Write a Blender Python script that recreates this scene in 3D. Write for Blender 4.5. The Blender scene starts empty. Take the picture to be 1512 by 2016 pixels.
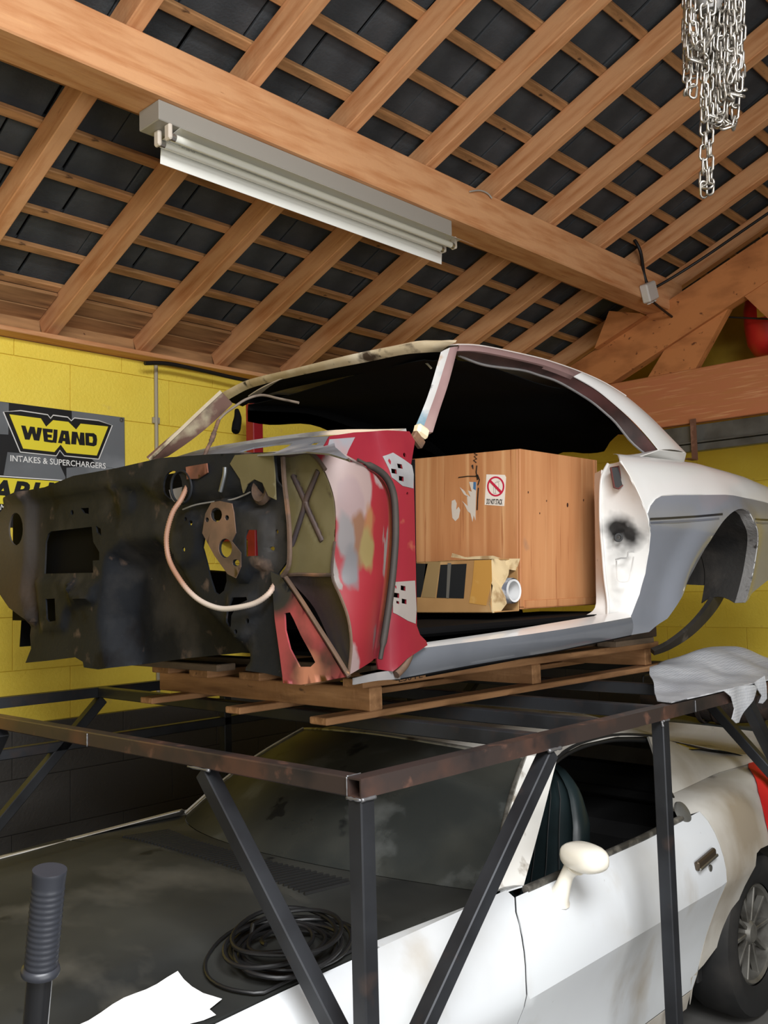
import bpy, bmesh, math, random
from mathutils import Vector, Matrix, Quaternion
from mathutils.geometry import delaunay_2d_cdt
random.seed(7)
S = bpy.context.scene
COL = S.collection

# ------------------------------------------------------------------ camera
FPX, PITCH, ROLL, YAW = 1850.0, 0.07687801, -0.02584161, 0.75387826
EYE = Vector((0, 0, 1.8))
_f = Vector((math.cos(YAW)*math.cos(PITCH), math.sin(YAW)*math.cos(PITCH), math.sin(PITCH)))
_r = Vector((math.sin(YAW), -math.cos(YAW), 0)); _u = _r.cross(_f)
RT = math.cos(ROLL)*_r + math.sin(ROLL)*_u
UP = -math.sin(ROLL)*_r + math.cos(ROLL)*_u
cam = bpy.data.cameras.new('camera'); cam_o = bpy.data.objects.new('camera', cam); COL.objects.link(cam_o)
cam.lens = FPX/2016*36; cam.sensor_width = 36; cam.clip_start = .02
mw = Matrix.Identity(4)
for i in range(3):
    mw[i][0] = RT[i]; mw[i][1] = UP[i]; mw[i][2] = -_f[i]; mw[i][3] = EYE[i]
cam_o.matrix_world = mw
S.camera = cam_o

# ------------------------------------------------------------------ world, daylight, exposure
W = bpy.data.worlds.new('world'); S.world = W; W.use_nodes = True
bg = W.node_tree.nodes['Background']; bg.inputs[0].default_value = (.80, .90, 1, 1); bg.inputs[1].default_value = .55
def area(name, loc, rot, sx, sy, power, col=(1, 1, 1)):
    l = bpy.data.lights.new(name, 'AREA'); l.shape = 'RECTANGLE'; l.size = sx; l.size_y = sy; l.energy = power; l.color = col
    o = bpy.data.objects.new(name, l); COL.objects.link(o); o.location = loc; o.rotation_euler = rot
    return o
# daylight standing in the open garage door behind the photographer
area('daylight_door', (.35, -2.30, 1.55), (math.radians(90), 0, 0), 3.5, 2.5, 75, (1, .98, .95))
# daylight through the roof window in the slope behind the photographer
area('daylight_roof_window', (.1, -.75, 3.72), (math.radians(22.2), 0, 0), 2.6, 1.1, 175, (.97, .985, 1))
vs = S.view_settings; vs.view_transform = 'Standard'; vs.look = 'None'; vs.gamma = 1; vs.exposure = .72
try: vs.use_curve_mapping = False
except Exception: pass

# ------------------------------------------------------------------ helpers
def ray(px, py):
    return _f + RT*((px-756)/FPX) - UP*((py-1008)/FPX)
def U(px, py, axis, val):
    """point of the plane x|y|z = val seen at a photo pixel"""
    d = ray(px, py); a = 'xyz'.index(axis)
    return EYE + d*((val-EYE[a])/d[a])
def proj(p):
    d = Vector(p)-EYE; z = d.dot(_f)
    return 756+FPX*d.dot(RT)/z, 1008-FPX*d.dot(UP)/z
def lerp(a, b, t): return a+(b-a)*t
def catmull(pts, n=8, closed=False):
    pts = [Vector(p) for p in pts]; out = []; m = len(pts)
    for i in range(m if closed else m-1):
        if closed: a, b, c, d = pts[i-1], pts[i], pts[(i+1) % m], pts[(i+2) % m]
        else: a, b, c, d = pts[max(i-1, 0)], pts[i], pts[i+1], pts[min(i+2, m-1)]
        for k in range(n):
            t = k/n
            out.append(.5*((2*b)+(c-a)*t+(2*a-5*b+4*c-d)*t*t+(3*b-a-3*c+d)*t**3))
    if not closed: out.append(pts[-1])
    return out
def interp(tab, x):
    if x <= tab[0][0]: return tab[0][1]
    for (a, va), (b, vb) in zip(tab, tab[1:]):
        if x <= b: return lerp(va, vb, (x-a)/(b-a))
    return tab[-1][1]

# --- materials: base colour with layered noise patches
MATS = {}
def rgb(r, g, b):
    def c(v):
        v /= 255; return v/12.92 if v <= .04045 else ((v+.055)/1.055)**2.4
    return (c(r), c(g), c(b), 1)
def mat(name, base, layers=(), rough=.6, metal=0, bump=0, bscale=60, spec=.5, alpha=1, trans=0, coat=0, rlayers=None, ior=1.45):
    """layers: (colour, scale, lo, hi, stretch[, detail]) — noise above lo..hi shows the colour"""
    if name in MATS: return MATS[name]
    m = bpy.data.materials.new(name); m.use_nodes = True; MATS[name] = m
    nt = m.node_tree; N = nt.nodes; L = nt.links; b = N['Principled BSDF']
    b.inputs['Roughness'].default_value = rough; b.inputs['Metallic'].default_value = metal
    b.inputs['Specular IOR Level'].default_value = spec; b.inputs['Alpha'].default_value = alpha
    b.inputs['Transmission Weight'].default_value = trans; b.inputs['Coat Weight'].default_value = coat
    b.inputs['IOR'].default_value = ior
    tc = N.new('ShaderNodeTexCoord'); cur = None
    def noise(scale, st, det=6, seed=0):
        mp = N.new('ShaderNodeMapping'); mp.inputs['Scale'].default_value = st; mp.inputs['Location'].default_value = (seed*3.1, seed*1.7, seed*2.3)
        L.new(tc.outputs['Object'], mp.inputs[0])
        n = N.new('ShaderNodeTexNoise'); n.inputs['Scale'].default_value = scale; n.inputs['Detail'].default_value = det
        L.new(mp.outputs[0], n.inputs['Vector']); return n
    b.inputs['Base Color'].default_value = base
    for i, ly in enumerate(layers):
        col, sc, lo, hi = ly[:4]; st = ly[4] if len(ly) > 4 else (1, 1, 1)
        n = noise(sc, st, 6, i+1)
        r = N.new('ShaderNodeMapRange'); r.inputs[1].default_value = lo; r.inputs[2].default_value = hi
        L.new(n.outputs[0], r.inputs[0])
        mx = N.new('ShaderNodeMix'); mx.data_type = 'RGBA'
        L.new(r.outputs[0], mx.inputs[0])
        if cur is None: mx.inputs[6].default_value = base
        else: L.new(cur, mx.inputs[6])
        mx.inputs[7].default_value = col; cur = mx.outputs[2]
    if cur is not None: L.new(cur, b.inputs['Base Color'])
    if bump:
        n = noise(bscale, (1, 1, 1), 4, 9); bp = N.new('ShaderNodeBump'); bp.inputs['Strength'].default_value = bump; bp.inputs['Distance'].default_value = .01
        L.new(n.outputs[0], bp.inputs['Height']); L.new(bp.outputs[0], b.inputs['Normal'])
    return m
def zsplit(m, z0, below, soft=.004, axis=2):
    """second paint colour below a height (two-tone paint)"""
    nt = m.node_tree; N = nt.nodes; L = nt.links; b = N['Principled BSDF']; s = b.inputs['Base Color']
    g = N.new('ShaderNodeNewGeometry'); sx = N.new('ShaderNodeSeparateXYZ'); L.new(g.outputs['Position'], sx.inputs[0])
    r = N.new('ShaderNodeMapRange'); r.inputs[1].default_value = z0-soft; r.inputs[2].default_value = z0+soft; L.new(sx.outputs[axis], r.inputs[0])
    mx = N.new('ShaderNodeMix'); mx.data_type = 'RGBA'; L.new(r.outputs[0], mx.inputs[0]); mx.inputs[6].default_value = below
    if s.is_linked: L.new(s.links[0].from_socket, mx.inputs[7])
    else: mx.inputs[7].default_value = s.default_value
    L.new(mx.outputs[2], s); return m
def plain(name, col, rough=.6, metal=0, **k): return mat(name, col, (), rough, metal, **k)

# --- objects
def link(o): COL.objects.link(o); return o
def tag(o, label=None, cat=None, group=None, kind=None):
    if label: o['label'] = label
    if cat: o['category'] = cat
    if group: o['group'] = group
    if kind: o['kind'] = kind
    return o
def thing(name, label, cat, loc=(0, 0, 0), group=None, kind=None):
    o = bpy.data.objects.new(name, None); o.location = loc; o.empty_display_size = .1
    link(o); return tag(o, label, cat, group, kind)
def setpar(o, parent):
    if parent is not None:
        o.parent = parent
        M_ = Matrix.Identity(4); p = parent
        o.matrix_parent_inverse = wm(parent).inverted()
    return o
def wm(o):
    m = o.matrix_basis.copy()
    if o.parent: m = wm(o.parent) @ o.matrix_parent_inverse @ m
    return m
def mk(name, verts, faces, m, parent=None, smooth=False, mats=None, fm=None, angle=None):
    me = bpy.data.meshes.new(name); me.from_pydata([tuple(v) for v in verts], [], faces)
    me.update()
    o = bpy.data.objects.new(name, me)
    for x in (mats or [m]): me.materials.append(x)
    if fm: me.polygons.foreach_set('material_index', fm)
    if smooth: me.polygons.foreach_set('use_smooth', [True]*len(me.polygons))
    link(o); setpar(o, parent)
    if angle is not None: sharp(me, angle)
    return o
def sharp(me, deg):
    bm = bmesh.new(); bm.from_mesh(me); c = math.radians(deg)
    for f in bm.faces: f.smooth = True
    for e in bm.edges:
        if len(e.link_faces) == 2 and e.calc_face_angle(0) > c: e.smooth = False
    bm.to_mesh(me); bm.free()
def from_bm(name, bm, m, parent=None, angle=None, mats=None):
    me = bpy.data.meshes.new(name); bmesh.ops.recalc_face_normals(bm, faces=bm.faces); bm.to_mesh(me); bm.free()
    for x in (mats or [m]): me.materials.append(x)
    o = link(bpy.data.objects.new(name, me)); setpar(o, parent)
    if angle is not None: sharp(me, angle)
    return o
_bc = {}
def boxmesh(name, sx, sy, sz, m, bev=.003):
    k = (name, round(sx, 4), round(sy, 4), round(sz, 4), m.name, bev)
    if k in _bc: return _bc[k]
    bm = bmesh.new(); bmesh.ops.create_cube(bm, size=1)
    for v in bm.verts: v.co = Vector((v.co.x*sx, v.co.y*sy, v.co.z*sz))
    if bev: bmesh.ops.bevel(bm, geom=bm.edges[:], offset=bev, segments=1, affect='EDGES')
    me = bpy.data.meshes.new(name); bm.to_mesh(me); bm.free(); me.materials.append(m); _bc[k] = me
    return me
def box(name, c, s, m, parent=None, bev=.003, rot=None):
    o = link(bpy.data.objects.new(name, boxmesh(name, *s, m, bev))); 
    o.matrix_basis = Matrix.Translation(c) @ (rot.to_matrix().to_4x4() if isinstance(rot, Quaternion) else (rot or Matrix.Identity(4)))
    return setpar(o, parent)
def bx(name, x0, x1, y0, y1, z0, z1, m, parent=None, bev=.003):
    return box(name, ((x0+x1)/2, (y0+y1)/2, (z0+z1)/2), (x1-x0, y1-y0, z1-z0), m, parent, bev)
def frame(p0, p1, up=(0, 0, 1)):
    x = (Vector(p1)-Vector(p0)).normalized(); up = Vector(up); y = up.cross(x)
    if y.length < 1e-4: y = Vector((0, 1, 0)).cross(x)
    y.normalize(); z = x.cross(y); M_ = Matrix.Identity(4)
    for i in range(3): M_[i][0] = x[i]; M_[i][1] = y[i]; M_[i][2] = z[i]
    return M_
def beam(name, p0, p1, w, h, m, parent=None, up=(0, 0, 1), bev=.004):
    """rectangular timber or tube between two axis points; w across, h along up"""
    p0 = Vector(p0); p1 = Vector(p1)
    o = link(bpy.data.objects.new(name, boxmesh(name, (p1-p0).length, w, h, m, bev)))
    o.matrix_basis = Matrix.Translation((p0+p1)/2) @ frame(p0, p1, up)
    return setpar(o, parent)
def tube_data(path, r, n=8, cap=True, closed=False):
    path = [Vector(p) for p in path]; V = []; Fs = []; m = len(path); prev = None
    rr = r if isinstance(r, (list, tuple)) else [r]*m
    for i, p in enumerate(path):
        if closed: t = (path[(i+1) % m]-path[i-1]).normalized()
        else: t = (path[min(i+1, m-1)]-path[max(i-1, 0)]).normalized()
        if prev is None:
            a = t.orthogonal().normalized()
        else:
            a = (prev-t*prev.dot(t)); a = a.normalized() if a.length > 1e-6 else t.orthogonal().normalized()
        prev = a; b = t.cross(a)
        for k in range(n):
            an = 2*math.pi*k/n; V.append(p+(a*math.cos(an)+b*math.sin(an))*rr[i])
    for i in range(m if closed else m-1):
        j = (i+1) % m
        for k in range(n):
            l = (k+1) % n; Fs.append((i*n+k, i*n+l, j*n+l, j*n+k))
    if cap and not closed:
        Fs.append(tuple(range(n))[::-1]); Fs.append(tuple((m-1)*n+k for k in range(n)))
    return V, Fs
def tube(name, path, r, m, parent=None, n=8, closed=False):
    V, Fs = tube_data(path, r, n, True, closed); return mk(name, V, Fs, m, parent, smooth=True, angle=50)
def lathe(name, prof, m, parent=None, n=24, M_=None, angle=35, cap=True):
    """prof: (radius, height) about local z"""
    V = []; Fs = []
    for r, h in prof:
        for k in range(n):
            a = 2*math.pi*k/n; V.append(Vector((r*math.cos(a), r*math.sin(a), h)))
    for i in range(len(prof)-1):
        for k in range(n):
            l = (k+1) % n; Fs.append((i*n+k, i*n+l, (i+1)*n+l, (i+1)*n+k))
    if cap and prof[0][0] > 1e-5: Fs.append(tuple(range(n))[::-1])
    if cap and prof[-1][0] > 1e-5: Fs.append(tuple((len(prof)-1)*n+k for k in range(n)))
    if M_ is not None: V = [M_ @ v for v in V]
    return mk(name, V, Fs, m, parent, smooth=True, angle=angle)
def inside(p, poly):
    x, y = p; c = False; j = len(poly)-1
    for i in range(len(poly)):
        xi, yi = poly[i][0], poly[i][1]; xj, yj = poly[j][0], poly[j][1]
        if (yi > y) != (yj > y) and x < (xj-xi)*(y-yi)/(yj-yi)+xi: c = not c
        j = i
    return c
def densify(poly, step, closed=True):
    out = []; n = len(poly)
    for i in range(n if closed else n-1):
        a, b = Vector(poly[i][:2]), Vector(poly[(i+1) % n][:2]); k = max(1, int((b-a).length/step+.5))
        for j in range(k): out.append(a.lerp(b, j/k))
    if not closed: out.append(Vector(poly[-1][:2]))
    return out
def sheet(name, outline, holes, fn, m, parent=None, step=.03, thick=.002, angle=30, mats=None, pick=None, edge=None):
    """pressed-metal sheet: a 2-D outline with holes, filled with a fine grid and mapped to 3-D by fn(u, v)
    thick: offset vector, or a number along the normal"""
    es = edge or step
    loops = [densify(outline, es)]+[densify(h, es) for h in holes]
    pts = []; edges = []
    for lp in loops:
        b = len(pts); pts += lp; n = len(lp); edges += [(b+i, b+(i+1) % n) for i in range(n)]
    nb = len(pts)
    us = [p[0] for p in loops[0]]; vs_ = [p[1] for p in loops[0]]
    u = min(us)+step*.5
    bset = {}
    for p in pts:
        bset.setdefault((int(p[0]/step), int(p[1]/step)), []).append(p)
    while u < max(us):
        v = min(vs_)+step*.5
        while v < max(vs_):
            q = Vector((u, v)); ok = inside(q, loops[0]) and not any(inside(q, h) for h in loops[1:])
            if ok:
                ci, cj = int(u/step), int(v/step)
                for di in (-1, 0, 1):
                    for dj in (-1, 0, 1):
                        for b_ in bset.get((ci+di, cj+dj), ()):
                            if (b_-q).length < step*.45: ok = False
                if ok: pts.append(q)
            v += step
        u += step
    r = delaunay_2d_cdt([Vector(p) for p in pts], edges, [], 0, 1e-6)
    vv, ff = r[0], r[2]; tri = []
    for f in ff:
        c = (vv[f[0]]+vv[f[1]]+vv[f[2]])/3
        if inside(c, loops[0]) and not any(inside(c, h) for h in loops[1:]): tri.append(tuple(f))
    P3 = [Vector(fn(p[0], p[1])) for p in vv]
    fm = None
    nrm = [Vector() for _ in P3]
    for a, b, c in tri:
        n = (P3[b]-P3[a]).cross(P3[c]-P3[a])
        for k in (a, b, c): nrm[k] += n
    if isinstance(thick, (int, float)): off = [(-n.normalized()*thick if n.length > 0 else Vector()) for n in nrm]
    else: off = [Vector(thick)]*len(P3)
    n0 = len(P3); V = P3+[p+o for p, o in zip(P3, off)]
    Fs = list(tri)+[(c+n0, b+n0, a+n0) for a, b, c in tri]
    cnt = {}
    for a, b, c in tri:
        for e in ((a, b), (b, c), (c, a)): cnt[e] = 1
    for a, b in list(cnt):
        if (b, a) not in cnt: Fs.append((b, a, a+n0, b+n0))
    if pick: fm = [pick(sum((V[i] for i in f), Vector())/len(f)) for f in Fs]
    return mk(name, V, Fs, m, parent, mats=mats, fm=fm, angle=angle)
def px2(pts, axis, val, ab):
    """photo pixels -> 2-D coordinates on a world plane; ab picks the two axes"""
    out = []
    for p in pts:
        q = U(p[0], p[1], axis, val); out.append((q['xyz'.index(ab[0])], q['xyz'.index(ab[1])]))
    return out
def ell(cx, cy, rx, ry, n=20, a0=0):
    return [(cx+rx*math.cos(2*math.pi*i/n+a0), cy+ry*math.sin(2*math.pi*i/n+a0)) for i in range(n)]
def copy_tree(o, M_, parent=None):
    """copy a thing with its parts; M_ moves it in world space"""
    c = o.copy(); link(c)
    if parent is None: c.matrix_basis = M_ @ o.matrix_basis
    else: c.parent = parent
    for ch in [q for q in o.children]: copy_tree(ch, M_, c)
    return c
# ================================================================== materials of the room
WOODL = [(rgb(186, 122, 74), 3, .42, .75, (1.2, 9, 9)), (rgb(222, 168, 118), 5, .55, .8, (.8, 14, 14)), (rgb(150, 92, 54), 9, .70, .78, (.9, 5, 5))]
wood = mat('orange_pine', rgb(214, 160, 114), WOODL, rough=.72, bump=.15, bscale=40)
wood_batten = mat('batten_pine', rgb(190, 140, 92), [(rgb(140, 100, 62), 4, .4, .7, (1, 8, 8)), (rgb(90, 62, 40), 11, .66, .72, (1, 2, 2)), (rgb(205, 160, 110), 3, .55, .8, (1, 6, 6))], rough=.78, bump=.2)
wood_eave = mat('eave_board_pine', rgb(176, 132, 88), [(rgb(120, 86, 56), 3, .4, .75, (1, 9, 9)), (rgb(96, 60, 40), 12, .7, .74, (3, 3, 3))], rough=.8)
tile_m = mat('slate_grey_concrete', rgb(74, 78, 82), [(rgb(56, 60, 64), 4, .4, .6), (rgb(96, 98, 98), 3, .62, .8)], rough=.85, bump=.3, bscale=90)
yellow = mat('yellow_block_paint', rgb(246, 220, 84), [(rgb(240, 210, 72), 2.5, .4, .7), (rgb(226, 198, 96), 16, .66, .8)], rough=.62, bump=.35, bscale=70)
zsplit(yellow, 1.172, rgb(70, 68, 66))
mortar = mat('yellow_mortar', rgb(232, 204, 72), (), rough=.8); zsplit(mortar, 1.172, rgb(52, 50, 49))
concrete = mat('grey_concrete_floor', rgb(104, 103, 100), [(rgb(80, 79, 77), 1.4, .4, .7), (rgb(60, 58, 55), 6, .6, .75)], rough=.7, bump=.1)
plaster = mat('pale_plaster', rgb(190, 186, 176), (), rough=.8)

# ================================================================== floor and walls
X0, X1, Y0, Y1 = -2.6, 6.6, -2.45, 4.45
fl = bx('floor', X0-.2, X1+.2, Y0-2.2, Y1+.2, -.15, 0, concrete, None, 0); tag(fl, 'grey concrete garage floor', None, None, 'structure')
def blockwall(name, label, origin, along, length, zt, vis, nrm, j0, ztop_fn=None):
    """slab with proud painted blocks; along = unit vector, nrm = into the room"""
    along = Vector(along); nrm = Vector(nrm); o = Vector(origin)
    w = thing(name, label, None, o, None, 'structure')
    c = o+along*(length/2)-nrm*.1; sz = [.2, .2, zt]; 
    for i in range(3):
        if abs(along[i]) > .5: sz[i] = length
    c.z = zt/2
    box('mortar_core', c, sz, mortar, w, 0)
    bw, bh, g = .60, .2575, .0025
    k0 = -4
    for k in range(k0, 9):
        z0 = 1.1725+k*bh; z1 = z0+bh
        off = j0+(0 if k % 2 == 0 else -.3)
        n = math.floor((-off)/bw)-1
        while True:
            a = off+n*bw; b = a+bw; n += 1
            if a > length: break
            a2, b2 = max(a, 0), min(b, length); zz1 = min(z1, zt)
            if b2-a2 < .05 or zz1-z0 < .03: continue
            if not vis(a2, b2, z0): continue
            cc = o+along*((a2+b2)/2)+nrm*.002; cc.z = (z0+zz1)/2
            s = [.012, .012, zz1-z0-g]
            for i in range(3):
                if abs(along[i]) > .5: s[i] = b2-a2-g
            box('block', cc, s, yellow, w, .0015)
    return w
wl = blockwall('wall_left', 'yellow painted block wall with dark grey lower band', (X0, Y1, 0), (1, 0, 0), X1-X0, 3.06, lambda a, b, z: b+X0 > 1.6 and z > .3, (0, -1, 0), 2.391-X0)
wb = blockwall('wall_back', 'yellow painted block gable wall behind the roof truss', (X1, Y0, 0), (0, 1, 0), Y1-Y0, 3.06, lambda a, b, z: b+Y0 > 1.2 and z > .1, (-1, 0, 0), 2.72-Y0)
# gable triangle above the block courses
RT_Y, RT_Z, TN = 4.43, 3.083, math.tan(math.radians(22.2))
YR = 1.0
def zr(y): return RT_Z+(RT_Y-y)*TN if y > YR else RT_Z+(RT_Y-YR)*TN-(YR-y)*TN
for nm, x, par in (('gable_plaster', X1, wb),):
    pts = [(x, Y1, 3.06), (x, Y0, 3.06), (x, Y0, zr(Y0)+.1), (x, YR, zr(YR)+.1), (x, Y1, zr(Y1)+.1)]
    V = [Vector(p) for p in pts]+[Vector(p)+Vector((.2, 0, 0)) for p in pts]; n = 5
    Fs = [tuple(range(n)), tuple(range(2*n-1, n-1, -1))]+[(i, n+i, n+(i+1) % n, (i+1) % n) for i in range(n)]
    mk(nm, V, Fs, mat('yellow_gable_paint', rgb(190, 160, 50), [(rgb(150, 126, 44), 3, .4, .7)], rough=.7), par)
wf = thing('wall_front', 'pale garage wall with the open door, behind the photographer', None, (X0, Y0, 0), None, 'structure')
for a in ((X0, -1.6, 0, 3.06), (2.3, X1, 0, 3.06), (-1.6, 2.3, 2.85, 3.06)): bx('wall_panel', a[0], a[1], Y0-.2, Y0, a[2], a[3], plaster, wf, 0)
we = thing('wall_right', 'pale garage gable wall out of view', None, (X0, Y0, 0), None, 'structure')
bx('wall_panel', X0-.2, X0, Y0, Y1, 0, 3.06, plaster, we, 0)
pts = [(X0, Y1, 3.06), (X0, Y0, 3.06), (X0, Y0, zr(Y0)+.1), (X0, YR, zr(YR)+.1), (X0, Y1, zr(Y1)+.1)]
mk('wall_panel', pts+[(p[0]-.2, p[1], p[2]) for p in pts], [(4, 3, 2, 1, 0), (5, 6, 7, 8, 9)]+[(i, (i+1) % 5, 5+(i+1) % 5, 5+i) for i in range(5)], plaster, we)

# ================================================================== roof
roof = thing('ceiling', 'open pitched roof of pine rafters, battens and dark tiles', None, (2, 2.7, 3.7), None, 'structure')
SL = Vector((0, -math.cos(math.radians(22.2)), math.sin(math.radians(22.2))))      # up the slope
NR = Vector((0, SL.z, -SL.y)); NR = Vector((0, math.sin(math.radians(22.2)), math.cos(math.radians(22.2))))
RH, RW = .118, .066
def rpt(x, y, up=0): return Vector((x, y, RT_Z+(RT_Y-y)*TN))+NR*up
RX = [.66, 1.195, 1.73, 2.26, 2.80, 3.325, 3.85, 4.37, 4.90, 5.40, 5.97, 6.50]
for i, x in enumerate([-2.5, -1.97, -1.44, -.91, -.38, .13]+RX):
    beam('rafter', rpt(x, Y1-.03, RH/2), rpt(x, YR, RH/2), RW, RH, wood, roof, up=NR)
BY = []
y = 4.415
while y > YR-.05: BY.append(y); y -= .2135
for i, y in enumerate(BY):
    beam('batten', rpt(X0+.02, y, RH+.013), rpt(X1-.02, y, RH+.013), .046, .026, wood_batten, roof, up=NR)
# sarking boards along the eave
for (ya, yb) in ((4.43, 4.325), (4.32, 4.215)):
    for i, x in enumerate(RX[:-1]):
        beam('eave_board', rpt(x+RW/2+.002, (ya+yb)/2, RH-.014), rpt(RX[i+1]-RW/2-.002, (ya+yb)/2, RH-.014), (ya-yb)/math.cos(math.radians(22.2)), .02, wood_eave, roof, up=NR)
# tiles: one per batten bay, overlapping; those in view are single pieces, the rest one mesh
tw = .300; tme = boxmesh('roof_tile', tw-.010, .262, .016, tile_m, .003)
rest = bmesh.new()
for j in range(len(BY)-1):
    ym = (BY[j]+BY[j+1])/2
    for i in range(int((X1-X0)/tw)):
        x = X0+.15+i*tw+(.11 if j % 2 else 0)+random.uniform(-.004, .004)
        p = rpt(x, ym, RH+.040); R_ = frame((0, 0, 0), (1, 0, 0), NR).to_3x3().to_4x4() @ Matrix.Rotation(math.radians(-3.2+random.uniform(-.5, .5)), 4, 'X')
        q = proj(p); d = (p-EYE).dot(_f)
        if d > .5 and -90 < q[0] < 1600 and -90 < q[1] < 800:
            o = link(bpy.data.objects.new('roof_tile', tme)); o.matrix_basis = Matrix.Translation(p) @ R_; setpar(o, roof)
        else:
            tmp = bmesh.new(); tmp.from_mesh(tme); tmp.transform(Matrix.Translation(p) @ R_)
            tm = bpy.data.meshes.new('t'); tmp.to_mesh(tm); tmp.free(); rest.from_mesh(tm); bpy.data.meshes.remove(tm)
o = from_bm('roof_tile_field', rest, tile_m, roof); o['kind'] = 'stuff'
V = [rpt(X0, Y1+.2, RH+.085), rpt(X1, Y1+.2, RH+.085), rpt(X1, YR, RH+.085), rpt(X0, YR, RH+.085)]
mk('roof_underlay', V+[v+NR*.01 for v in V], [(0, 1, 2, 3), (7, 6, 5, 4)]+[(i, i+4, (i+1) % 4+4, (i+1) % 4) for i in range(4)], plain('black_underlay', rgb(20, 20, 21), .9), roof)
V = [(X0, YR, zr(YR)+.12), (X1, YR, zr(YR)+.12), (X1, Y0-.2, zr(Y0-.2)+.12), (X0, Y0-.2, zr(Y0-.2)+.12)]
V = [Vector(v) for v in V]; mk('rear_slope', V+[v+Vector((0, 0, .05)) for v in V], [(0, 1, 2, 3), (7, 6, 5, 4)]+[(i, i+4, (i+1) % 4+4, (i+1) % 4) for i in range(4)], tile_m, roof)
for x in [X0+.1+.535*i for i in range(17)]:
    beam('rafter', (x, YR, zr(YR)+.06), (x, Y0, zr(Y0)+.06), RW, RH, wood, roof)
bx('ridge_beam', X0, X1, YR-.05, YR+.05, zr(YR)-.14, zr(YR)+.02, wood, roof)
# wall plate
o = bx('trim_1', X0, X1, 4.33, 4.449, 3.062, 3.086, wood, None); tag(o, 'pine wall plate under the rafter ends', None, None, 'structure')
o = thing('trim_2', 'dark closing boards between the wall tops and the roof', None, (2, 4.47, 3.0), None, 'structure')
bx('closing_board', X0-.2, X1+.2, 4.452, 4.60, 3.03, 3.42, wood_eave, o, 0); bx('closing_board', X1+.0, X1+.15, Y0, Y1+.1, 3.0, 3.25, wood_eave, o, 0)
# roof window behind the photographer
wn = thing('window_1', 'roof window in the slope behind the photographer', None, (.1, -.75, 3.8), None, 'structure')
for sx in (-1, 1): beam('frame_side', (.1+sx*1.36, -.2, zr(-.2)+.03), (.1+sx*1.36, -1.3, zr(-1.3)+.03), .08, .07, wood, wn)
for yy in (-.16, -1.34): beam('frame_rail', (-1.3, yy, zr(yy)+.03), (1.5, yy, zr(yy)+.03), .08, .07, wood, wn)
V = [Vector((-1.24, -.2, zr(-.2)+.05)), Vector((1.44, -.2, zr(-.2)+.05)), Vector((1.44, -1.3, zr(-1.3)+.05)), Vector((-1.24, -1.3, zr(-1.3)+.05))]; mk('pane', V+[v+Vector((0, 0, .006)) for v in V], [(0, 1, 2, 3), (7, 6, 5, 4)]+[(i, i+4, (i+1) % 4+4, (i+1) % 4) for i in range(4)], plain('roof_window_glass', rgb(200, 210, 215), .1), wn)
# purlin
PY0, PY1, PZ0, PZ1 = 2.75, 2.925, 3.553, 3.772
pu = bx('purlin', X0+.01, 5.92, PY0, PY1, PZ0, PZ1-.012, wood, None, .006); tag(pu, 'long orange pine purlin beam carrying the fluorescent light', 'beam', None, 'structure')
# truss at the far end
tr = thing('roof_truss', 'orange pine roof truss with thick tie beam at far gable', 'truss', (5.8, 2.5, 2.785), None, 'structure')
beam('tie_beam', (5.78, -1.2, 2.9605), (5.78, 4.40, 2.9605), .08, .351, mat('tie_pine', rgb(190, 118, 78), WOODL, rough=.7), tr, bev=.005)
def yzplate(name, pts, x0, x1, m, parent):
    V = [Vector((x0, a, b)) for a, b in pts]+[Vector((x1, a, b)) for a, b in pts]; n = len(pts)
    o = mk(name, V, [tuple(range(n)), tuple(range(2*n-1, n-1, -1))]+[(i, n+i, n+(i+1) % n, (i+1) % n) for i in range(n)], m, parent)
    bm = bmesh.new(); bm.from_mesh(o.data); bmesh.ops.recalc_face_normals(bm, faces=bm.faces); bm.to_mesh(o.data); bm.free(); return o
cw = mat('chord_pine', rgb(196, 128, 76), [(rgb(150, 92, 50), 3, .45, .75, (9, 1.2, 3)), (rgb(110, 64, 36), 7, .66, .72, (4, 3, 4))], rough=.72)
yzplate('top_chord', [(3.62, 3.136), (3.205, 3.136), (1.0, 3.136+2.205*.412), (1.0, 3.40+2.205*.412), (3.62, 3.27)], 5.72, 5.80, cw, tr)
yzplate('strut', [(2.945, 3.136), (2.61, 3.136), (2.36, 3.50), (2.60, 3.41), (2.80, 3.32)], 5.75, 5.81, cw, tr)
yzplate('strut', [(2.262, 3.53), (2.11, 3.60), (1.95, 3.50), (2.08, 3.30)], 5.73, 5.79, cw, tr)
yzplate('cleat', [(3.16, 3.62), (2.93, 3.552), (2.90, 3.53), (3.285, 3.385)], 5.66, 5.76, cw, tr)
steel_dk = mat('dull_grey_steel', rgb(112, 112, 108), [(rgb(80, 78, 74), 5, .4, .7)], rough=.5, metal=.4)
rl = thing('door_track', 'grey steel door rail under the tie beam', 'rail', (5.8, 1.5, 2.6))
bx('rail_web', 5.78, 5.80, -1, 2.92, 2.66, 2.775, steel_dk, rl, .001); bx('rail_flange', 5.74, 5.80, -1, 2.92, 2.655, 2.665, steel_dk, rl, .001); bx('rail_channel', 5.76, 5.83, -1, 2.92, 2.605, 2.65, steel_dk, rl, .002)
rus = mat('rusty_bracket', rgb(120, 84, 66), [(rgb(160, 120, 100), 20, .5, .7)], rough=.7, metal=.2)
hb = thing('hanger_bracket', 'rusty steel strap hanging below the tie beam', 'bracket', (5.73, 2.68, 2.56)); q = U(1365, 840, 'x', 5.72); q2 = U(1367, 905, 'x', 5.72)
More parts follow.
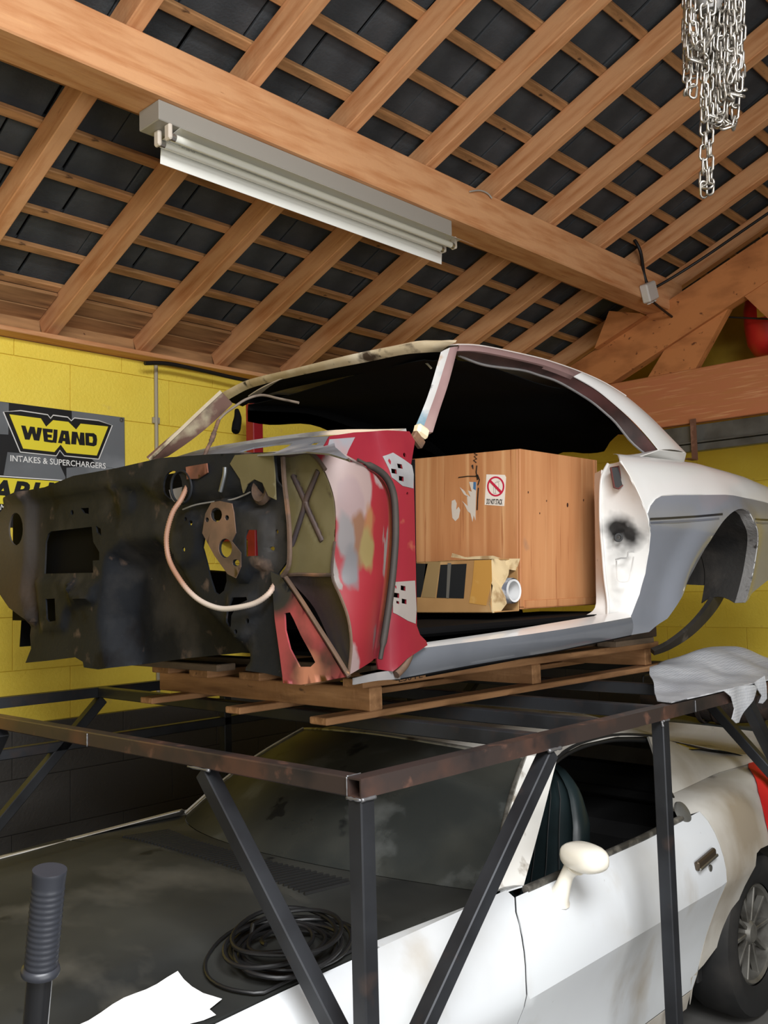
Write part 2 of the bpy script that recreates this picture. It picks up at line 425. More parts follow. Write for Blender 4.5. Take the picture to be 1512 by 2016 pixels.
bx('strap', 5.715, 5.722, q.y-.02, q.y+.02, q2.z, q.z+.05, rus, hb, .001); bx('foot', 5.60, 5.722, q.y-.02, q.y+.02, q2.z-.006, q2.z, rus, hb, .001)
# red pressure vessel on the tie beam
redp = mat('red_gloss_paint', rgb(190, 42, 36), [(rgb(150, 30, 28), 6, .5, .8)], rough=.35)
q = U(1512, 640, 'x', 6.1)
fx = thing('fire_extinguisher', 'red round-bottomed extinguisher with yellow label hung behind the truss', 'extinguisher', (6.1, q.y-.02, 3.18))
rr = .165; c = Vector((6.1, q.y-.02, 3.43))
lathe('body', [(0, -.245), (.06, -.238), (.115, -.205), (.15, -.14), (rr, -.03), (rr, .08), (.15, .16), (.1, .22), (.04, .25), (.04, .30), (0, .30)], redp, fx, 32, Matrix.Translation(c))
yl = plain('yellow_label', rgb(222, 180, 60), .5)
V = []; Fs = []
for i in range(9):
    a = math.radians(172+i*8)
    for z in (.0, .13): V.append(c+Vector(((rr+.003)*math.cos(a), (rr+.003)*math.sin(a), z)))
for i in range(8): Fs.append((2*i, 2*i+2, 2*i+3, 2*i+1))
mk('label_sticker', V, Fs, yl, fx, smooth=True)
bx('hanger', 6.08, 6.12, c.y-.02, c.y+.02, c.z+.28, c.z+.82, steel_dk, fx)
cable_m = plain('black_cable', rgb(24, 23, 24), .5)
q0 = U(1425, 624, 'x', 5.86); q1 = U(1512, 628, 'x', 5.86)
tag(tube('wire', [q0+Vector((0, .5, .02)), q0, q1, q1+Vector((0, -.6, .02))], .006, cable_m), 'thin black wire running across behind the truss', 'wire')
# ------------------------------------------------ junction box and cables on the purlin end
jb = thing('junction_box', 'small white junction box on the end of the purlin', 'box', U(1282, 575, 'y', 2.74))
jw = plain('white_plastic', rgb(200, 196, 190), .5)
c = U(1278, 575, 'y', 2.72); Rj = Matrix.Rotation(math.radians(-24), 4, 'Y')
box('case', c, (.135, .055, .115), jw, jb, .008, Rj); 
for dx in (-.04, 0, .04): o = lathe('knockout', [(.014, 0), (.014, .006), (0, .006)], jw, jb, 12, Matrix.Translation(c) @ Rj @ Matrix.Translation((dx, 0, -.0625)) @ Matrix.Rotation(math.pi, 4, 'X'))
tag(tube('cable', catmull([c+Vector((.02, .02, .055)), c+Vector((.0, .03, .13)), c+Vector((-.09, .0, .24)), c+Vector((-.12, .03, .33))], 6), .011, cable_m), 'black cable rising from the white junction box', 'cable')
tag(tube('cable', catmull([c+Vector((.03, .02, .055)), c+Vector((.12, .02, .06)), c+Vector((.26, -.2, .2)), c+Vector((.30, -.55, .36)), c+Vector((.30, -1.1, .58))], 6), .009, cable_m), 'black cable looping from the junction box up along the truss', 'cable')
tag(tube('cable', catmull([c+Vector((.03, 0, -.05)), c+Vector((.15, 0, -.075)), c+Vector((.35, .02, -.09))], 6), .008, cable_m), 'short black cable from the junction box into the truss', 'cable')
q = [U(*p, 'y', 4.32) for p in ((285, 715), (330, 716), (400, 730), (480, 748), (560, 762), (640, 772))]
tag(tube('cable', catmull(q, 5), .012, cable_m), 'black cable clipped under the wall plate above the yellow wall', 'cable')
cw_ = plain('pale_cable', rgb(170, 168, 160), .5)
tag(tube('cable', catmull([U(*p, 'y', 2.74) for p in ((925, 377), (945, 375), (960, 381), (968, 390))], 5), .004, cw_), 'pale wire loop on top of the purlin', 'cable')
# conduit on the yellow wall
con = thing('conduit', 'grey plastic conduit down the yellow wall', 'conduit', (2.9, 4.43, 1.2)); gp = plain('grey_plastic', rgb(168, 160, 140), .5)
tube('pipe', [(2.897, 4.43, 3.062), (2.897, 4.43, 1.2)], .011, gp, con, 10)
for z in (2.74, 2.2, 1.7): bx('clip', 2.875, 2.919, 4.425, 4.449, z-.02, z+.015, gp, con)
# red post between the shell and the wall
rp_ = thing('steel_upright', 'dark red steel upright bracketed to the yellow wall behind the shell', 'post', (3.35, 4.13, 1.5)); rpm = mat('dark_red_paint', rgb(150, 26, 38), [(rgb(110, 18, 28), 5, .5, .7)], rough=.45)
bx('shaft', 3.315, 3.385, 4.10, 4.17, 1.5, 2.84, rpm, rp_, .004)
for z in (1.6, 2.1): bx('wall_bracket', 3.32, 3.38, 4.17, 4.436, z-.03, z+.03, rpm, rp_)
# ================================================================== steel storage rack
steel = mat('black_mill_steel', rgb(52, 54, 58), [(rgb(38, 39, 42), 5, .4, .65), (rgb(74, 60, 54), 7, .6, .78)], rough=.48, metal=.45)
steel_r = mat('rusty_mill_steel', rgb(70, 60, 57), [(rgb(104, 74, 62), 4, .48, .66), (rgb(48, 46, 47), 6, .55, .7), (rgb(132, 96, 82), 14, .62, .75)], rough=.42, metal=.5)
weld = plain('weld_bead', rgb(120, 120, 122), .45, .7)
rack = thing('storage_rack', 'welded black square-tube steel rack standing over the lower white car', 'rack', (1.42, 1.42, 0))
T, ZT = .041, 1.400; zc = ZT-T/2
XA, XB, YA, YB = 1.42, 4.06, 1.42, 3.635
def hollow(name, p0, p1, m, wall=.004, up=(0, 0, 1)):
    """open-ended square tube"""
    p0 = Vector(p0); p1 = Vector(p1); F_ = frame(p0, p1, up); L_ = (p1-p0).length/2
    V = []; h = T/2; g = h-wall
    for sx in (-L_, L_):
        for r in (h, g):
            for a, b in ((-1, -1), (1, -1), (1, 1), (-1, 1)): V.append(Vector((sx, a*r, b*r)))
    Fs = []
    for k in range(4):
        l = (k+1) % 4
        Fs += [(k, l, 8+l, 8+k), (4+l, 4+k, 12+k, 12+l), (l, k, 4+k, 4+l), (8+k, 8+l, 12+l, 12+k)]
    me = bpy.data.meshes.new(name); me.from_pydata([tuple(v) for v in V], [], Fs)
    bm = bmesh.new(); bm.from_mesh(me); bmesh.ops.recalc_face_normals(bm, faces=bm.faces); bm.to_mesh(me); bm.free(); me.materials.append(m)
    o = link(bpy.data.objects.new(name, me)); o.matrix_basis = Matrix.Translation((p0+p1)/2) @ F_; return setpar(o, rack)
hollow('side_rail', (XA-T/2, YA, zc), (XB+T/2, YA, zc), steel_r)
hollow('side_rail', (XA-T/2, YB, zc), (XB+T/2, YB, zc), steel)
for i, x in enumerate((XA, 2.09, 2.40, 2.74, 3.3, XB)): beam('cross_rail', (x, YA+T/2, zc), (x, YB-T/2, zc), T, T, steel_r if i == 0 else steel, rack, bev=.003)
for x in (XA, 2.745, XB):
    for y in (YA, YB): beam('post', (x, y, 0.008), (x, y, ZT-T), T, T, steel, rack, up=(1, 0, 0), bev=.003); bx('foot_plate', x-.05, x+.05, y-.05, y+.05, 0, .008, steel, rack, .001)
def brace(a, b, up): beam('brace', a, b, T, T, steel, rack, up=up, bev=.003)
zb = ZT-T
brace((XA, 1.965, zb-.01), (XA, YA+.03, .80), (1, 0, 0)); brace((XA, 3.09, zb-.01), (XA, YB-.03, .80), (1, 0, 0))
brace((2.125, YA, zb-.01), (XA+.03, YA, .70), (0, 1, 0)); brace((2.10, YB, zb-.01), (XA+.03, YB, .72), (0, 1, 0))
brace((3.40, YA, zb-.01), (XB-.03, YA, .70), (0, 1, 0)); brace((3.40, YB, zb-.01), (XB-.03, YB, .72), (0, 1, 0))
brace((XB, 1.965, zb-.01), (XB, YA+.03, .80), (1, 0, 0)); brace((XB, 3.09, zb-.01), (XB, YB-.03, .80), (1, 0, 0))
beam('lower_rail', (XA+T/2, YB, 1.18), (XB-T/2, YB, 1.18), T, T, steel, rack)
# weld beads
def bead(pts, r=.004):
    ps = catmull(pts, 6); rr = [r*random.uniform(.7, 1.5) for _ in ps]; V, Fs = tube_data(ps, rr, 6); mk('weld_bead', V, Fs, weld, rack, smooth=True)
bead([(XA-T/2-.001, YA-T/2, ZT-T-.002), (XA-T/2-.001, YA+T/2, ZT-T-.002)], .0035); bead([(XA-T/2, YA-T/2-.001, ZT-T-.002), (XA+T/2, YA-T/2-.001, ZT-T-.002)], .004)
bead([(XA-T/2-.001, YA+T/2, ZT-T), (XA-T/2-.001, YA+T/2, ZT)], .0015); bead([(XA-T/2, YA+T/2, ZT+.001), (XA+T/2, YA+T/2, ZT+.001)], .0015)
bead([(2.745-T/2-.001, YA-T/2, ZT-T-.02), (2.745-T/2-.001, YA-T/2+.004, ZT-T)], .004); bead([(2.745-T/2, YA-T/2-.001, ZT-T-.002), (2.745+T/2, YA-T/2-.001, ZT-T-.002)], .003)
bead([(2.09, YA-T/2-.001, ZT-T-.001), (2.15, YA-T/2-.001, ZT-T-.001)], .004); bead([(XA-T/2-.001, 1.92, ZT-T-.001), (XA-T/2-.001, 2.01, ZT-T-.001)], .003)
q = U(172, 1470, 'x', XA-T/2); bead([(XA-T/2-.001, q.y, ZT-T), (XA-T/2-.001, q.y, ZT-.004)], .002); bead([(2.95, YA-T/2-.001, ZT-T), (2.95, YA-T/2-.001, ZT-.004)], .002)

# ================================================================== pallet
pw = mat('pallet_pine', rgb(168, 124, 84), [(rgb(120, 84, 54), 3, .42, .7, (1, 7, 7)), (rgb(200, 152, 108), 4, .55, .8, (1, 9, 9)), (rgb(70, 52, 40), 10, .68, .76, (1, 3, 3))], rough=.85, bump=.25)
pal = thing('pallet', 'weathered pine pallet between the steel rack and the car shell', 'pallet', (2.8, 2.55, ZT))
for i, (y, dz) in enumerate(((2.035, 0), (2.435, .002), (2.93, .001))):
    beam('bottom_board', (1.865, y, ZT+.011+dz), (3.92, y-.04 if i == 0 else y, ZT+.011+dz), .075, .021, pw, pal, bev=.003)
for x in (2.03, 2.88, 3.73): beam('stringer', (x+.03, 1.985, ZT+.058), (x+.03, 3.10, ZT+.058), .055, .070, pw, pal, bev=.003)
for i, (y, x0) in enumerate(((2.03, 2.005), (2.26, 1.97), (2.50, 1.985), (2.75, 1.96), (3.03, 1.99))): beam('top_board', (x0, y, ZT+.1065), (3.86, y, ZT+.1065), .11 if i else .09, .026, pw, pal, bev=.003)
pg = mat('grey_weathered_timber', rgb(124, 106, 88), [(rgb(86, 74, 62), 3, .42, .7, (1, 7, 7)), (rgb(150, 124, 98), 4, .6, .8, (1, 9, 9))], rough=.9, bump=.25)
for i, (x, y0, y1, h, lb) in enumerate(((1.985, 2.62, 3.28, .024, 'grey timber offcut under the dark firewall, nearest the rack front'), (2.2, 2.1, 3.2, .024, 'weathered timber batten crossing under the shell floor near the front'), (3.5, 2.0, 3.1, .024, 'weathered timber batten crossing under the shell near the rear'))):
    tag(beam('timber_offcut', (x, y0, ZT+.1195+h/2), (x, y1, ZT+.1195+h/2), .08, h, pg, None, bev=.003), lb, 'timber', 'timber packers on the pallet')
bk = thing('timber_block', 'dark timber block under the rear of the rocker', 'block', (3.6, 2.0, ZT+.12)); q0 = U(1180, 1255, 'y', 1.98); q1 = U(1279, 1288, 'y', 1.98)
bx('block_body', 3.42, 3.78, 1.95, 2.05, ZT+.145, ZT+.205, mat('dark_timber', rgb(70, 56, 46), [(rgb(44, 36, 30), 4, .4, .7)], rough=.85), bk, .004)
bx('block_shim', 3.44, 3.76, 1.955, 2.045, ZT+.121, ZT+.144, pg, bk, .002)

def text_mesh(name, s, m, parent, P0, P1, height, nrm, bold=.0, shear=0, extrude=.0006, squeeze=None):
    """lettering between two world points along its baseline"""
    cu = bpy.data.curves.new(name, 'FONT'); cu.body = s; cu.offset = bold; cu.shear = shear; cu.extrude = 0; cu.resolution_u = 3
    o = bpy.data.objects.new(name, cu); link(o)
    dg = bpy.context.evaluated_depsgraph_get(); me = bpy.data.meshes.new_from_object(o.evaluated_get(dg)); COL.objects.unlink(o); bpy.data.objects.remove(o)
    xs = [v.co.x for v in me.vertices]; ys = [v.co.y for v in me.vertices]; x0, x1, y1 = min(xs), max(xs), max(ys)
    ex = Vector(P1)-Vector(P0); n = Vector(nrm).normalized(); ey = n.cross(ex).normalized()
    for v in me.vertices:
        v.co = Vector(P0)+ex*((v.co.x-x0)/(x1-x0))+ey*(v.co.y/.69*height)+n*extrude
    me.materials.clear(); me.materials.append(m); me.name = name
    return setpar(link(bpy.data.objects.new(name, me)), parent)
ink = plain('black_ink', rgb(18, 18, 18), .6)
text_mesh('stencil_text', 'E50 FE', plain('brown_ink', rgb(70, 50, 36), .8), pal, U(785, 1343, 'y', 1.9845), U(832, 1334, 'y', 1.9845), .016, (0, -1, 0), .01)

# ================================================================== fluorescent batten light under the purlin
whm = plain('white_enamel', rgb(236, 236, 230), .35); grm = plain('grey_enamel', rgb(150, 146, 138), .4); tubem = mat('fluorescent_glass', rgb(232, 232, 222), (), rough=.15, coat=.3)
fx0, fx1 = 1.905, 3.53
lt = thing('fluorescent_light', 'twin-tube fluorescent light with white reflector under the purlin, unlit', 'light', (2.7, 2.84, PZ0))
bx('housing', fx0-.07, fx1-.04, 2.775, 2.905, 3.478, PZ0, grm, lt, .003)
def strip(name, prof, x0, x1, m, parent, th=.0015):
    V = []; n = len(prof)
    for x in (x0, x1):
        for a, b in prof: V.append(Vector((x, a, b)))
    for x in (x0, x1):
        for a, b in prof: V.append(Vector((x, a+th, b+th)))
    Fs = []
    for i in range(n-1): Fs += [(i, n+i, n+i+1, i+1), (2*n+i+1, 3*n+i+1, 3*n+i, 2*n+i)]
    Fs += [(0, 2*n, 3*n, n), (n-1, 2*n-1, 4*n-1, 3*n-1)]
    for b in (0, n):
        for i in range(n-1): Fs.append((b+i, b+i+1, 2*n+b+i+1, 2*n+b+i) if b else (b+i+1, b+i, 2*n+b+i, 2*n+b+i+1))
    return mk(name, V, Fs, m, parent)
strip('reflector', [(2.700, 3.430), (2.775, 3.476), (2.83, 3.470), (2.865, 3.474), (2.897, 3.472), (2.905, 3.385)], fx0+.02, fx1+.03, whm, lt)
for y in (2.790, 2.858):
    tu = tube('lamp_tube', [(fx0, y, 3.437), (fx1-.03, y, 3.437)], .0145, tubem, lt, 14)
    for x, s in ((fx0, -1), (fx1-.03, 1)):
        tube('tube_cap', [(x-.012 if s < 0 else x-.006, y, 3.437), (x+.006 if s < 0 else x+.012, y, 3.437)], .0152, plain('aluminium', rgb(190, 190, 190), .3, .9), tu, 12)
        box('lamp_holder', (x+s*.02, y, 3.452), (.018, .034, .06), plain('cream_plastic', rgb(214, 204, 190), .5), lt, .006)
text_mesh('tube_print', 'M 36 W', plain('grey_ink', rgb(150, 150, 145), .6), lt, U(358, 292, 'y', 2.843), U(384, 303, 'y', 2.843), .009, (0, -1, 0))

# ================================================================== banner on the yellow wall
BYP = 4.434
bn = thing('banner', 'checkered grey and black vinyl banner with yellow brand logos', 'banner', (2.3, 4.44, 2.0))
def cp(x, y): return (x/5.815, 780+y/5.815)
def wp(pts, y=BYP): return [U(*cp(*p), 'y', y) for p in pts]
vin = plain('black_vinyl', rgb(30, 31, 33), .45); ving = mat('grey_vinyl', rgb(112, 116, 120), [(rgb(150, 154, 158), 3, .5, .8), (rgb(84, 86, 88), 2.5, .5, .75)], rough=.4); yv = plain('yellow_vinyl', rgb(240, 222, 60), .45); wv = plain('white_vinyl', rgb(238, 238, 236), .45)
def flat(name, pts, m, parent, lift, holes=()):
    """flat print: polygon on the banner"""
    P = wp(pts); H = [wp(h) for h in holes]
    o = sheet(name, [(p.x, p.z) for p in P], [[(p.x, p.z) for p in h] for h in H], lambda u, v: (u, BYP-lift, v), m, parent, step=.2, thick=(0, .0008, 0), edge=1)
    return o
flat('vinyl_sheet', [(-700, -10), (0, 60), (1425, 245), (1440, 1500), (-700, 1500)], vin, bn, 0)
for pts in ([(-300, 20), (100, 78), (95, 440), (-300, 420)], [(820, 168), (1420, 246), (1428, 850), (1130, 800), (830, 500)], [(85, 640), (640, 690), (750, 930), (740, 960), (40, 905)], [(1090, 790), (1420, 845), (1428, 1300), (760, 1200), (760, 820)]): flat('checker_patch', pts, ving, bn, .001)
logo = flat('logo_badge', [(40, 180), (235, 165), (545, 212), (578, 255), (608, 218), (775, 240), (815, 282), (850, 250), (1130, 280), (1285, 335), (1130, 722), (735, 683), (685, 620), (645, 685), (230, 640)], ink, bn, .002)
P = wp([(40, 180), (235, 165), (545, 212), (578, 255), (608, 218), (775, 240), (815, 282), (850, 250), (1130, 280), (1285, 335), (1130, 722), (735, 683), (685, 620), (645, 685), (230, 640)], BYP-.0025)
tube('logo_outline', P, .0032, wv, logo, 6, closed=True)
flat('logo_field', [(105, 208), (465, 255), (525, 350), (605, 275), (780, 295), (868, 382), (920, 315), (1235, 348), (1105, 680), (760, 648), (692, 555), (620, 640), (262, 600)], yv, logo, .003)
LT = [([(238, 335), (288, 341), (315, 425), (340, 348), (392, 354), (412, 440), (425, 358), (478, 366), (445, 512), (385, 505), (362, 425), (335, 500), (283, 497)], []),
      ([(482, 368), (600, 380), (598, 420), (535, 412), (540, 438), (590, 444), (588, 478), (542, 472), (545, 498), (600, 505), (597, 535), (500, 520)], []),
      ([(610, 380), (655, 386), (652, 465), (641, 538), (594, 531), (606, 462)], []),
      ([(700, 392), (780, 400), (803, 555), (745, 548), (742, 518), (715, 514), (705, 542), (660, 535)], [[(728, 440), (738, 440), (742, 480), (722, 478)]]),
      ([(820, 405), (880, 412), (905, 500), (915, 415), (960, 420), (968, 565), (905, 560), (875, 470), (868, 555), (810, 550)], []),
      ([(972, 420), (1070, 425), (1100, 450), (1108, 500), (1100, 560), (1070, 575), (975, 562)], [[(1015, 460), (1055, 465), (1062, 500), (1055, 535), (1018, 530)]])]
for a, h in LT: flat('logo_letter', a, ink, logo, .004, h)
a, b = wp([(118, 742), (1210, 830)], BYP-.002); text_mesh('tagline', 'INTAKES & SUPERCHARGERS', wv, bn, a, b, .029, (0, -1, 0), .012)
l2 = flat('logo_panel', [(-500, 880), (845, 970), (880, 1010), (900, 1340), (-500, 1350)], ink, bn, .002)
flat('logo_stripe', [(-500, 874), (845, 968), (850, 980), (-500, 888)], wv, l2, .003)
flat('logo_field', [(-500, 900), (880, 990), (880, 1290), (-500, 1200)], yv, l2, .003)
flat('logo_stripe', [(-500, 1328), (900, 1345), (900, 1353), (-500, 1336)], wv, l2, .003)
a, b = wp([(-300, 1170), (760, 1225)], BYP-.004); text_mesh('logo_lettering', "EARL'S", ink, l2, a, b, .092, (0, -1, 0), .04, .25)
a, b = wp([(0, 1300), (112, 1306)], BYP-.0035); text_mesh('logo_tagline', 'MA', wv, l2, a, b, .026, (0, -1, 0), .01, .2)
c = wp([(1388, 272)])[0]; lathe('eyelet', [(.006, 0), (.012, 0), (.012, .004), (.006, .004)], plain('brass_grey', rgb(150, 148, 140), .3, .8), bn, 14, Matrix.Translation((c.x, BYP-.001, c.z)) @ Matrix.Rotation(math.radians(90), 4, 'X'), cap=False)

# ================================================================== chain bundle of the hoist
chm = mat('galvanised_chain', rgb(176, 172, 164), [(rgb(120, 112, 102), 30, .45, .65)], rough=.28, metal=.85)
TD = 2.12
ch = thing('hoist_chain', 'bundle of galvanised hoist chain hanging in loops from the ridge', 'chain', EYE+ray(1400, -160)*TD)
LL = .036; pth = [Vector((s*(LL/2-.0085)+.0085*math.cos(a)*s, 0, 0)) for s, a in ()]
ring = []
for i in range(12):
    a = 2*math.pi*i/12; ring.append(Vector((.0085*math.sin(a), 0, .0085*math.cos(a)+(LL/2-.0085)*(1 if math.cos(a) >= -1e-6 else -1))))
V, Fs = tube_data(ring, .0030, 5, closed=True)
lme = bpy.data.meshes.new('link'); lme.from_pydata([tuple(v) for v in V], [], Fs); lme.materials.append(chm); lme.polygons.foreach_set('use_smooth', [True]*len(lme.polygons))
nl = 0
loops = [(1351, 1366, 182, 0), (1357, 1388, 120, -.02), (1366, 1400, 92, -.03), (1384, 1399, 366, .02), (1386, 1420, 236, .0), (1398, 1432, 240, .03), (1410, 1448, 250, .015), (1422, 1455, 192, -.01), (1430, 1462, 183, .03), (1438, 1450, 150, -.03), (1374, 1412, 132, .04), (1404, 1440, 205, .05), (1352, 1378, 150, .04)]
for (xa, xb, yb, dd) in loops:
    w = (xb-xa)/2; cx = (xa+xb)/2
    pp = [(xa+random.uniform(-2, 2), -40), (xa+random.uniform(-3, 3), yb*.5), (xa+1, yb-w*.9), (cx-w*.6, yb-w*.3), (cx, yb), (cx+w*.6, yb-w*.3), (xb-1, yb-w*.9), (xb+random.uniform(-3, 3), yb*.5), (xb+random.uniform(-2, 2), -40)]
    P = catmull([EYE+ray(*p)*(TD+dd+random.uniform(-.008, .008)) for p in pp], 24)
    acc = 0; prev = P[0]; k = 0
    for p in P[1:]:
        acc += (p-prev).length
        if acc >= LL-.011:
            acc = 0
            if nl < 296 and proj(p)[1] > -25:
                t = (p-prev).normalized(); R_ = t.to_track_quat('Z', 'Y').to_matrix().to_4x4() @ Matrix.Rotation(math.radians(90*(k % 2)+40+random.uniform(-25, 25)), 4, 'Z')
                o = link(bpy.data.objects.new('link', lme)); o.matrix_basis = Matrix.Translation(p) @ R_; setpar(o, ch); nl += 1
            k += 1
        prev = p
hk = EYE+ray(1392, -60)*TD
lathe('hoist_block', [(0, -.105), (.02, -.10), (.035, -.07), (.04, -.02), (.055, .02), (.07, .05), (.07, .14), (.03, .17), (0, .17)], mat('hoist_grey', rgb(120, 118, 116), (), rough=.4, metal=.3), ch, 20, Matrix.Translation(hk))
tube('hoist_rod', [hk+Vector((0, 0, .16)), (hk.x, hk.y, zr(hk.y)-.1)], .012, steel_dk, ch, 10)

# ================================================================== trolley jack, its handle standing at the lower left
jk = thing('trolley_jack', 'trolley jack with ribbed black handle grip standing in front of the car', 'jack', (.56, 1.1, 0))
jt = EYE+ray(98, 1712)*1.155; jb_ = EYE+ray(70, 2016)*1.165; ax = (jt-jb_).normalized(); L_ = (jt-jb_).length
rub = mat('black_rubber_grip', rgb(38, 40, 46), (), rough=.4); blk = plain('gloss_black_paint', rgb(16, 17, 20), .18, 0, coat=.6)
Mj = Matrix.Translation(jt) @ ax.to_track_quat('Z', 'Y').to_matrix().to_4x4()
gl = .132
prof = [(0, 0), (.0205, 0), (.0208, -.002), (.0205, -.004), (.0198, -.018)]
n = 14
for i in range(n):
    z = -.022-i*(gl-.03)/n; dz = (gl-.03)/n
    prof += [(.0196, z), (.0204, z-dz*.25), (.0196, z-dz*.5)]
prof += [(.0196, -gl+.010), (.0225, -gl+.008), (.0235, -gl+.003), (.0225, -gl), (.016, -gl)]
lathe('grip', prof[::-1], rub, jk, 28, Mj, 50)
foot = jb_-ax*((jb_.z-.13)/ax.z)
tube('handle_pole', [jt-ax*gl, foot], .0155, blk, jk, 16)
fy = foot.y
for s in (-1, 1): bx('side_plate', foot.x+s*.10-.006, foot.x+s*.10+.006, fy-.06, fy+.55, .045, .14, redp, jk, .004)
bx('base_plate', foot.x-.1, foot.x+.1, fy-.04, fy+.5, .05, .07, redp, jk)
for s in (-1, 1):
    for dy in (-.02, .48): lathe('wheel', [(0, -.015), (.042, -.015), (.045, -.01), (.045, .01), (.042, .015), (0, .015)], steel_dk, jk, 18, Matrix.Translation((foot.x+s*.135, fy+dy, .045)) @ Matrix.Rotation(math.radians(90), 4, 'Y'))
lathe('saddle', [(0, .07), (.03, .07), (.03, .13), (.055, .135), (.055, .15), (0, .15)], steel_dk, jk, 18, Matrix.Translation((foot.x, fy+.42, 0)))
lathe('handle_socket', [(.024, -.03), (.026, .06), (.017, .065)], redp, jk, 16, Matrix.Translation(foot) @ ax.to_track_quat('Z', 'Y').to_matrix().to_4x4())

# ================================================================== steel bench behind the car with an old gearbox on it
bn_g = mat('grey_beam_paint', rgb(84, 88, 86), [(rgb(66, 68, 66), 4, .45, .7)], rough=.5)
bch = thing('steel_bench', 'grey steel bench behind the tail of the white car', 'bench', (5.55, 2.3, 0))
bx('bench_rail', 5.28, 5.34, 1.1, 3.5, .82, .915, bn_g, bch, .004); bx('bench_rail', 5.76, 5.82, 1.1, 3.5, .82, .915, bn_g, bch, .004); bx('bench_top', 5.34, 5.76, 1.1, 3.5, .895, .915, bn_g, bch, .003)
for x in (5.31, 5.79):
    for y in (1.2, 3.4): bx('bench_leg', x-.025, x+.025, y-.025, y+.025, 0, .82, bn_g, bch, .003)
gm = mat('greasy_cast_iron', rgb(62, 50, 44), [(rgb(38, 34, 32), 6, .4, .65), (rgb(96, 74, 62), 9, .58, .74)], rough=.75, bump=.4)
gb_ = thing('gearbox', 'greasy brown cast gearbox lying on the steel bench', 'gearbox', (5.5, 2.45, .915))
Mg = Matrix.Translation((5.5, 2.45, 1.042)) @ Matrix.Rotation(math.radians(90), 4, 'X')
lathe('gearbox_case', [(0, .40), (.04, .40), (.045, .30), (.075, .28), (.10, .20), (.115, .05), (.115, -.06), (.10, -.12), (.085, -.24), (.06, -.30), (.05, -.50), (0, -.50)], gm, gb_, 24, Mg)
for h in (.24, .0, -.10, -.30): lathe('case_flange', [(.114, h-.012), (.126, h-.012), (.126, h+.012), (.114, h+.012)] if h in (.0, -.10) else [(.06, h-.01), (.098, h-.01), (.098, h+.01), (.06, h+.01)], gm, gb_, 24, Mg, cap=False)
bx('top_cover', 5.44, 5.56, 2.38, 2.57, 1.14, 1.17, gm, gb_, .006)
tube('output_shaft', [(5.5, 2.06, 1.042), (5.5, 1.94, 1.042)], .022, gm, gb_, 12)
# ================================================================== body-side surface shared by both cars (same model)
_lo = catmull([(.765, .175, 0), (.78, .195, 0), (.805, .30, 0), (.832, .42, 0), (.873, .54, 0), (.925, .655, 0)], 8)
_hi = catmull([(.925, .655, 0), (.922, .72, 0), (.905, .79, 0), (.878, .85, 0), (.840, .893, 0), (.79, .915, 0), (.70, .930, 0)], 8)
_pf = _lo+_hi[1:]; _al = [0]
for a, b in zip(_pf, _pf[1:]): _al.append(_al[-1]+(b-a).length)
VMAX = _al[-1]
def prof(v):
    if v <= 0: return _pf[0].x, _pf[0].y
    for i in range(len(_pf)-1):
        if v <= _al[i+1]:
            t = (v-_al[i])/(_al[i+1]-_al[i]); p = _pf[i].lerp(_pf[i+1], t); return p.x, p.y
    return _pf[-1].x, _pf[-1].y
def v_of_z(z):
    for i in range(len(_pf)-1):
        if _pf[i].y <= z <= _pf[i+1].y: return lerp(_al[i], _al[i+1], (z-_pf[i].y)/(_pf[i+1].y-_pf[i].y))
    return 0 if z < .2 else VMAX
def v_of_h(h):
    for i in range(len(_lo), len(_pf)-1):
        if _pf[i].x >= h >= _pf[i+1].x: return lerp(_al[i], _al[i+1], (h-_pf[i].x)/(_pf[i+1].x-_pf[i].x))
    return VMAX
VF = v_of_h(.812)
KX = [(-3.8, .80), (-3.55, .88), (-3.1, .955), (-2.5, .985), (-1.7, 1), (-.3, 1), (.3, .985), (.9, .95), (1.2, .90)]
HX = [(-3.7, .35), (-3.1, .8), (-2.5, .93), (-1.7, 1), (-.9, 1.0), (-.45, 1.06), (0, 1.1), (.5, 1.02), (1.0, .85), (1.25, .7)]
def side_surf(xr, yc, z0, sgn=-1, kick=1.0):
    def P(x, v):
        h, z = prof(v); h *= interp(KX, x-xr)
        if z > .655: z = .655+(z-.655)*(1+(interp(HX, x-xr)-1)*kick)
        return Vector((x, yc+sgn*h, z0+z))
    return P
def inv(P, px, py, u, v):
    """surface parameters of the point seen at a photo pixel"""
    for _ in range(25):
        a = proj(P(u, v)); e = 1e-3
        b = proj(P(u+e, v)); c = proj(P(u, v+e))
        j = ((b[0]-a[0])/e, (c[0]-a[0])/e, (b[1]-a[1])/e, (c[1]-a[1])/e); d = j[0]*j[3]-j[1]*j[2]
        if abs(d) < 1e-6: break
        rx, ry = px-a[0], py-a[1]
        du = (rx*j[3]-ry*j[1])/d; dv = (j[0]*ry-j[2]*rx)/d; m = max(abs(du), abs(dv), .12)/.12
        u += du/m; v = min(max(v+dv/m, 0.0), VMAX)
        if abs(du)+abs(dv) < 1e-6: break
    return (u, v)
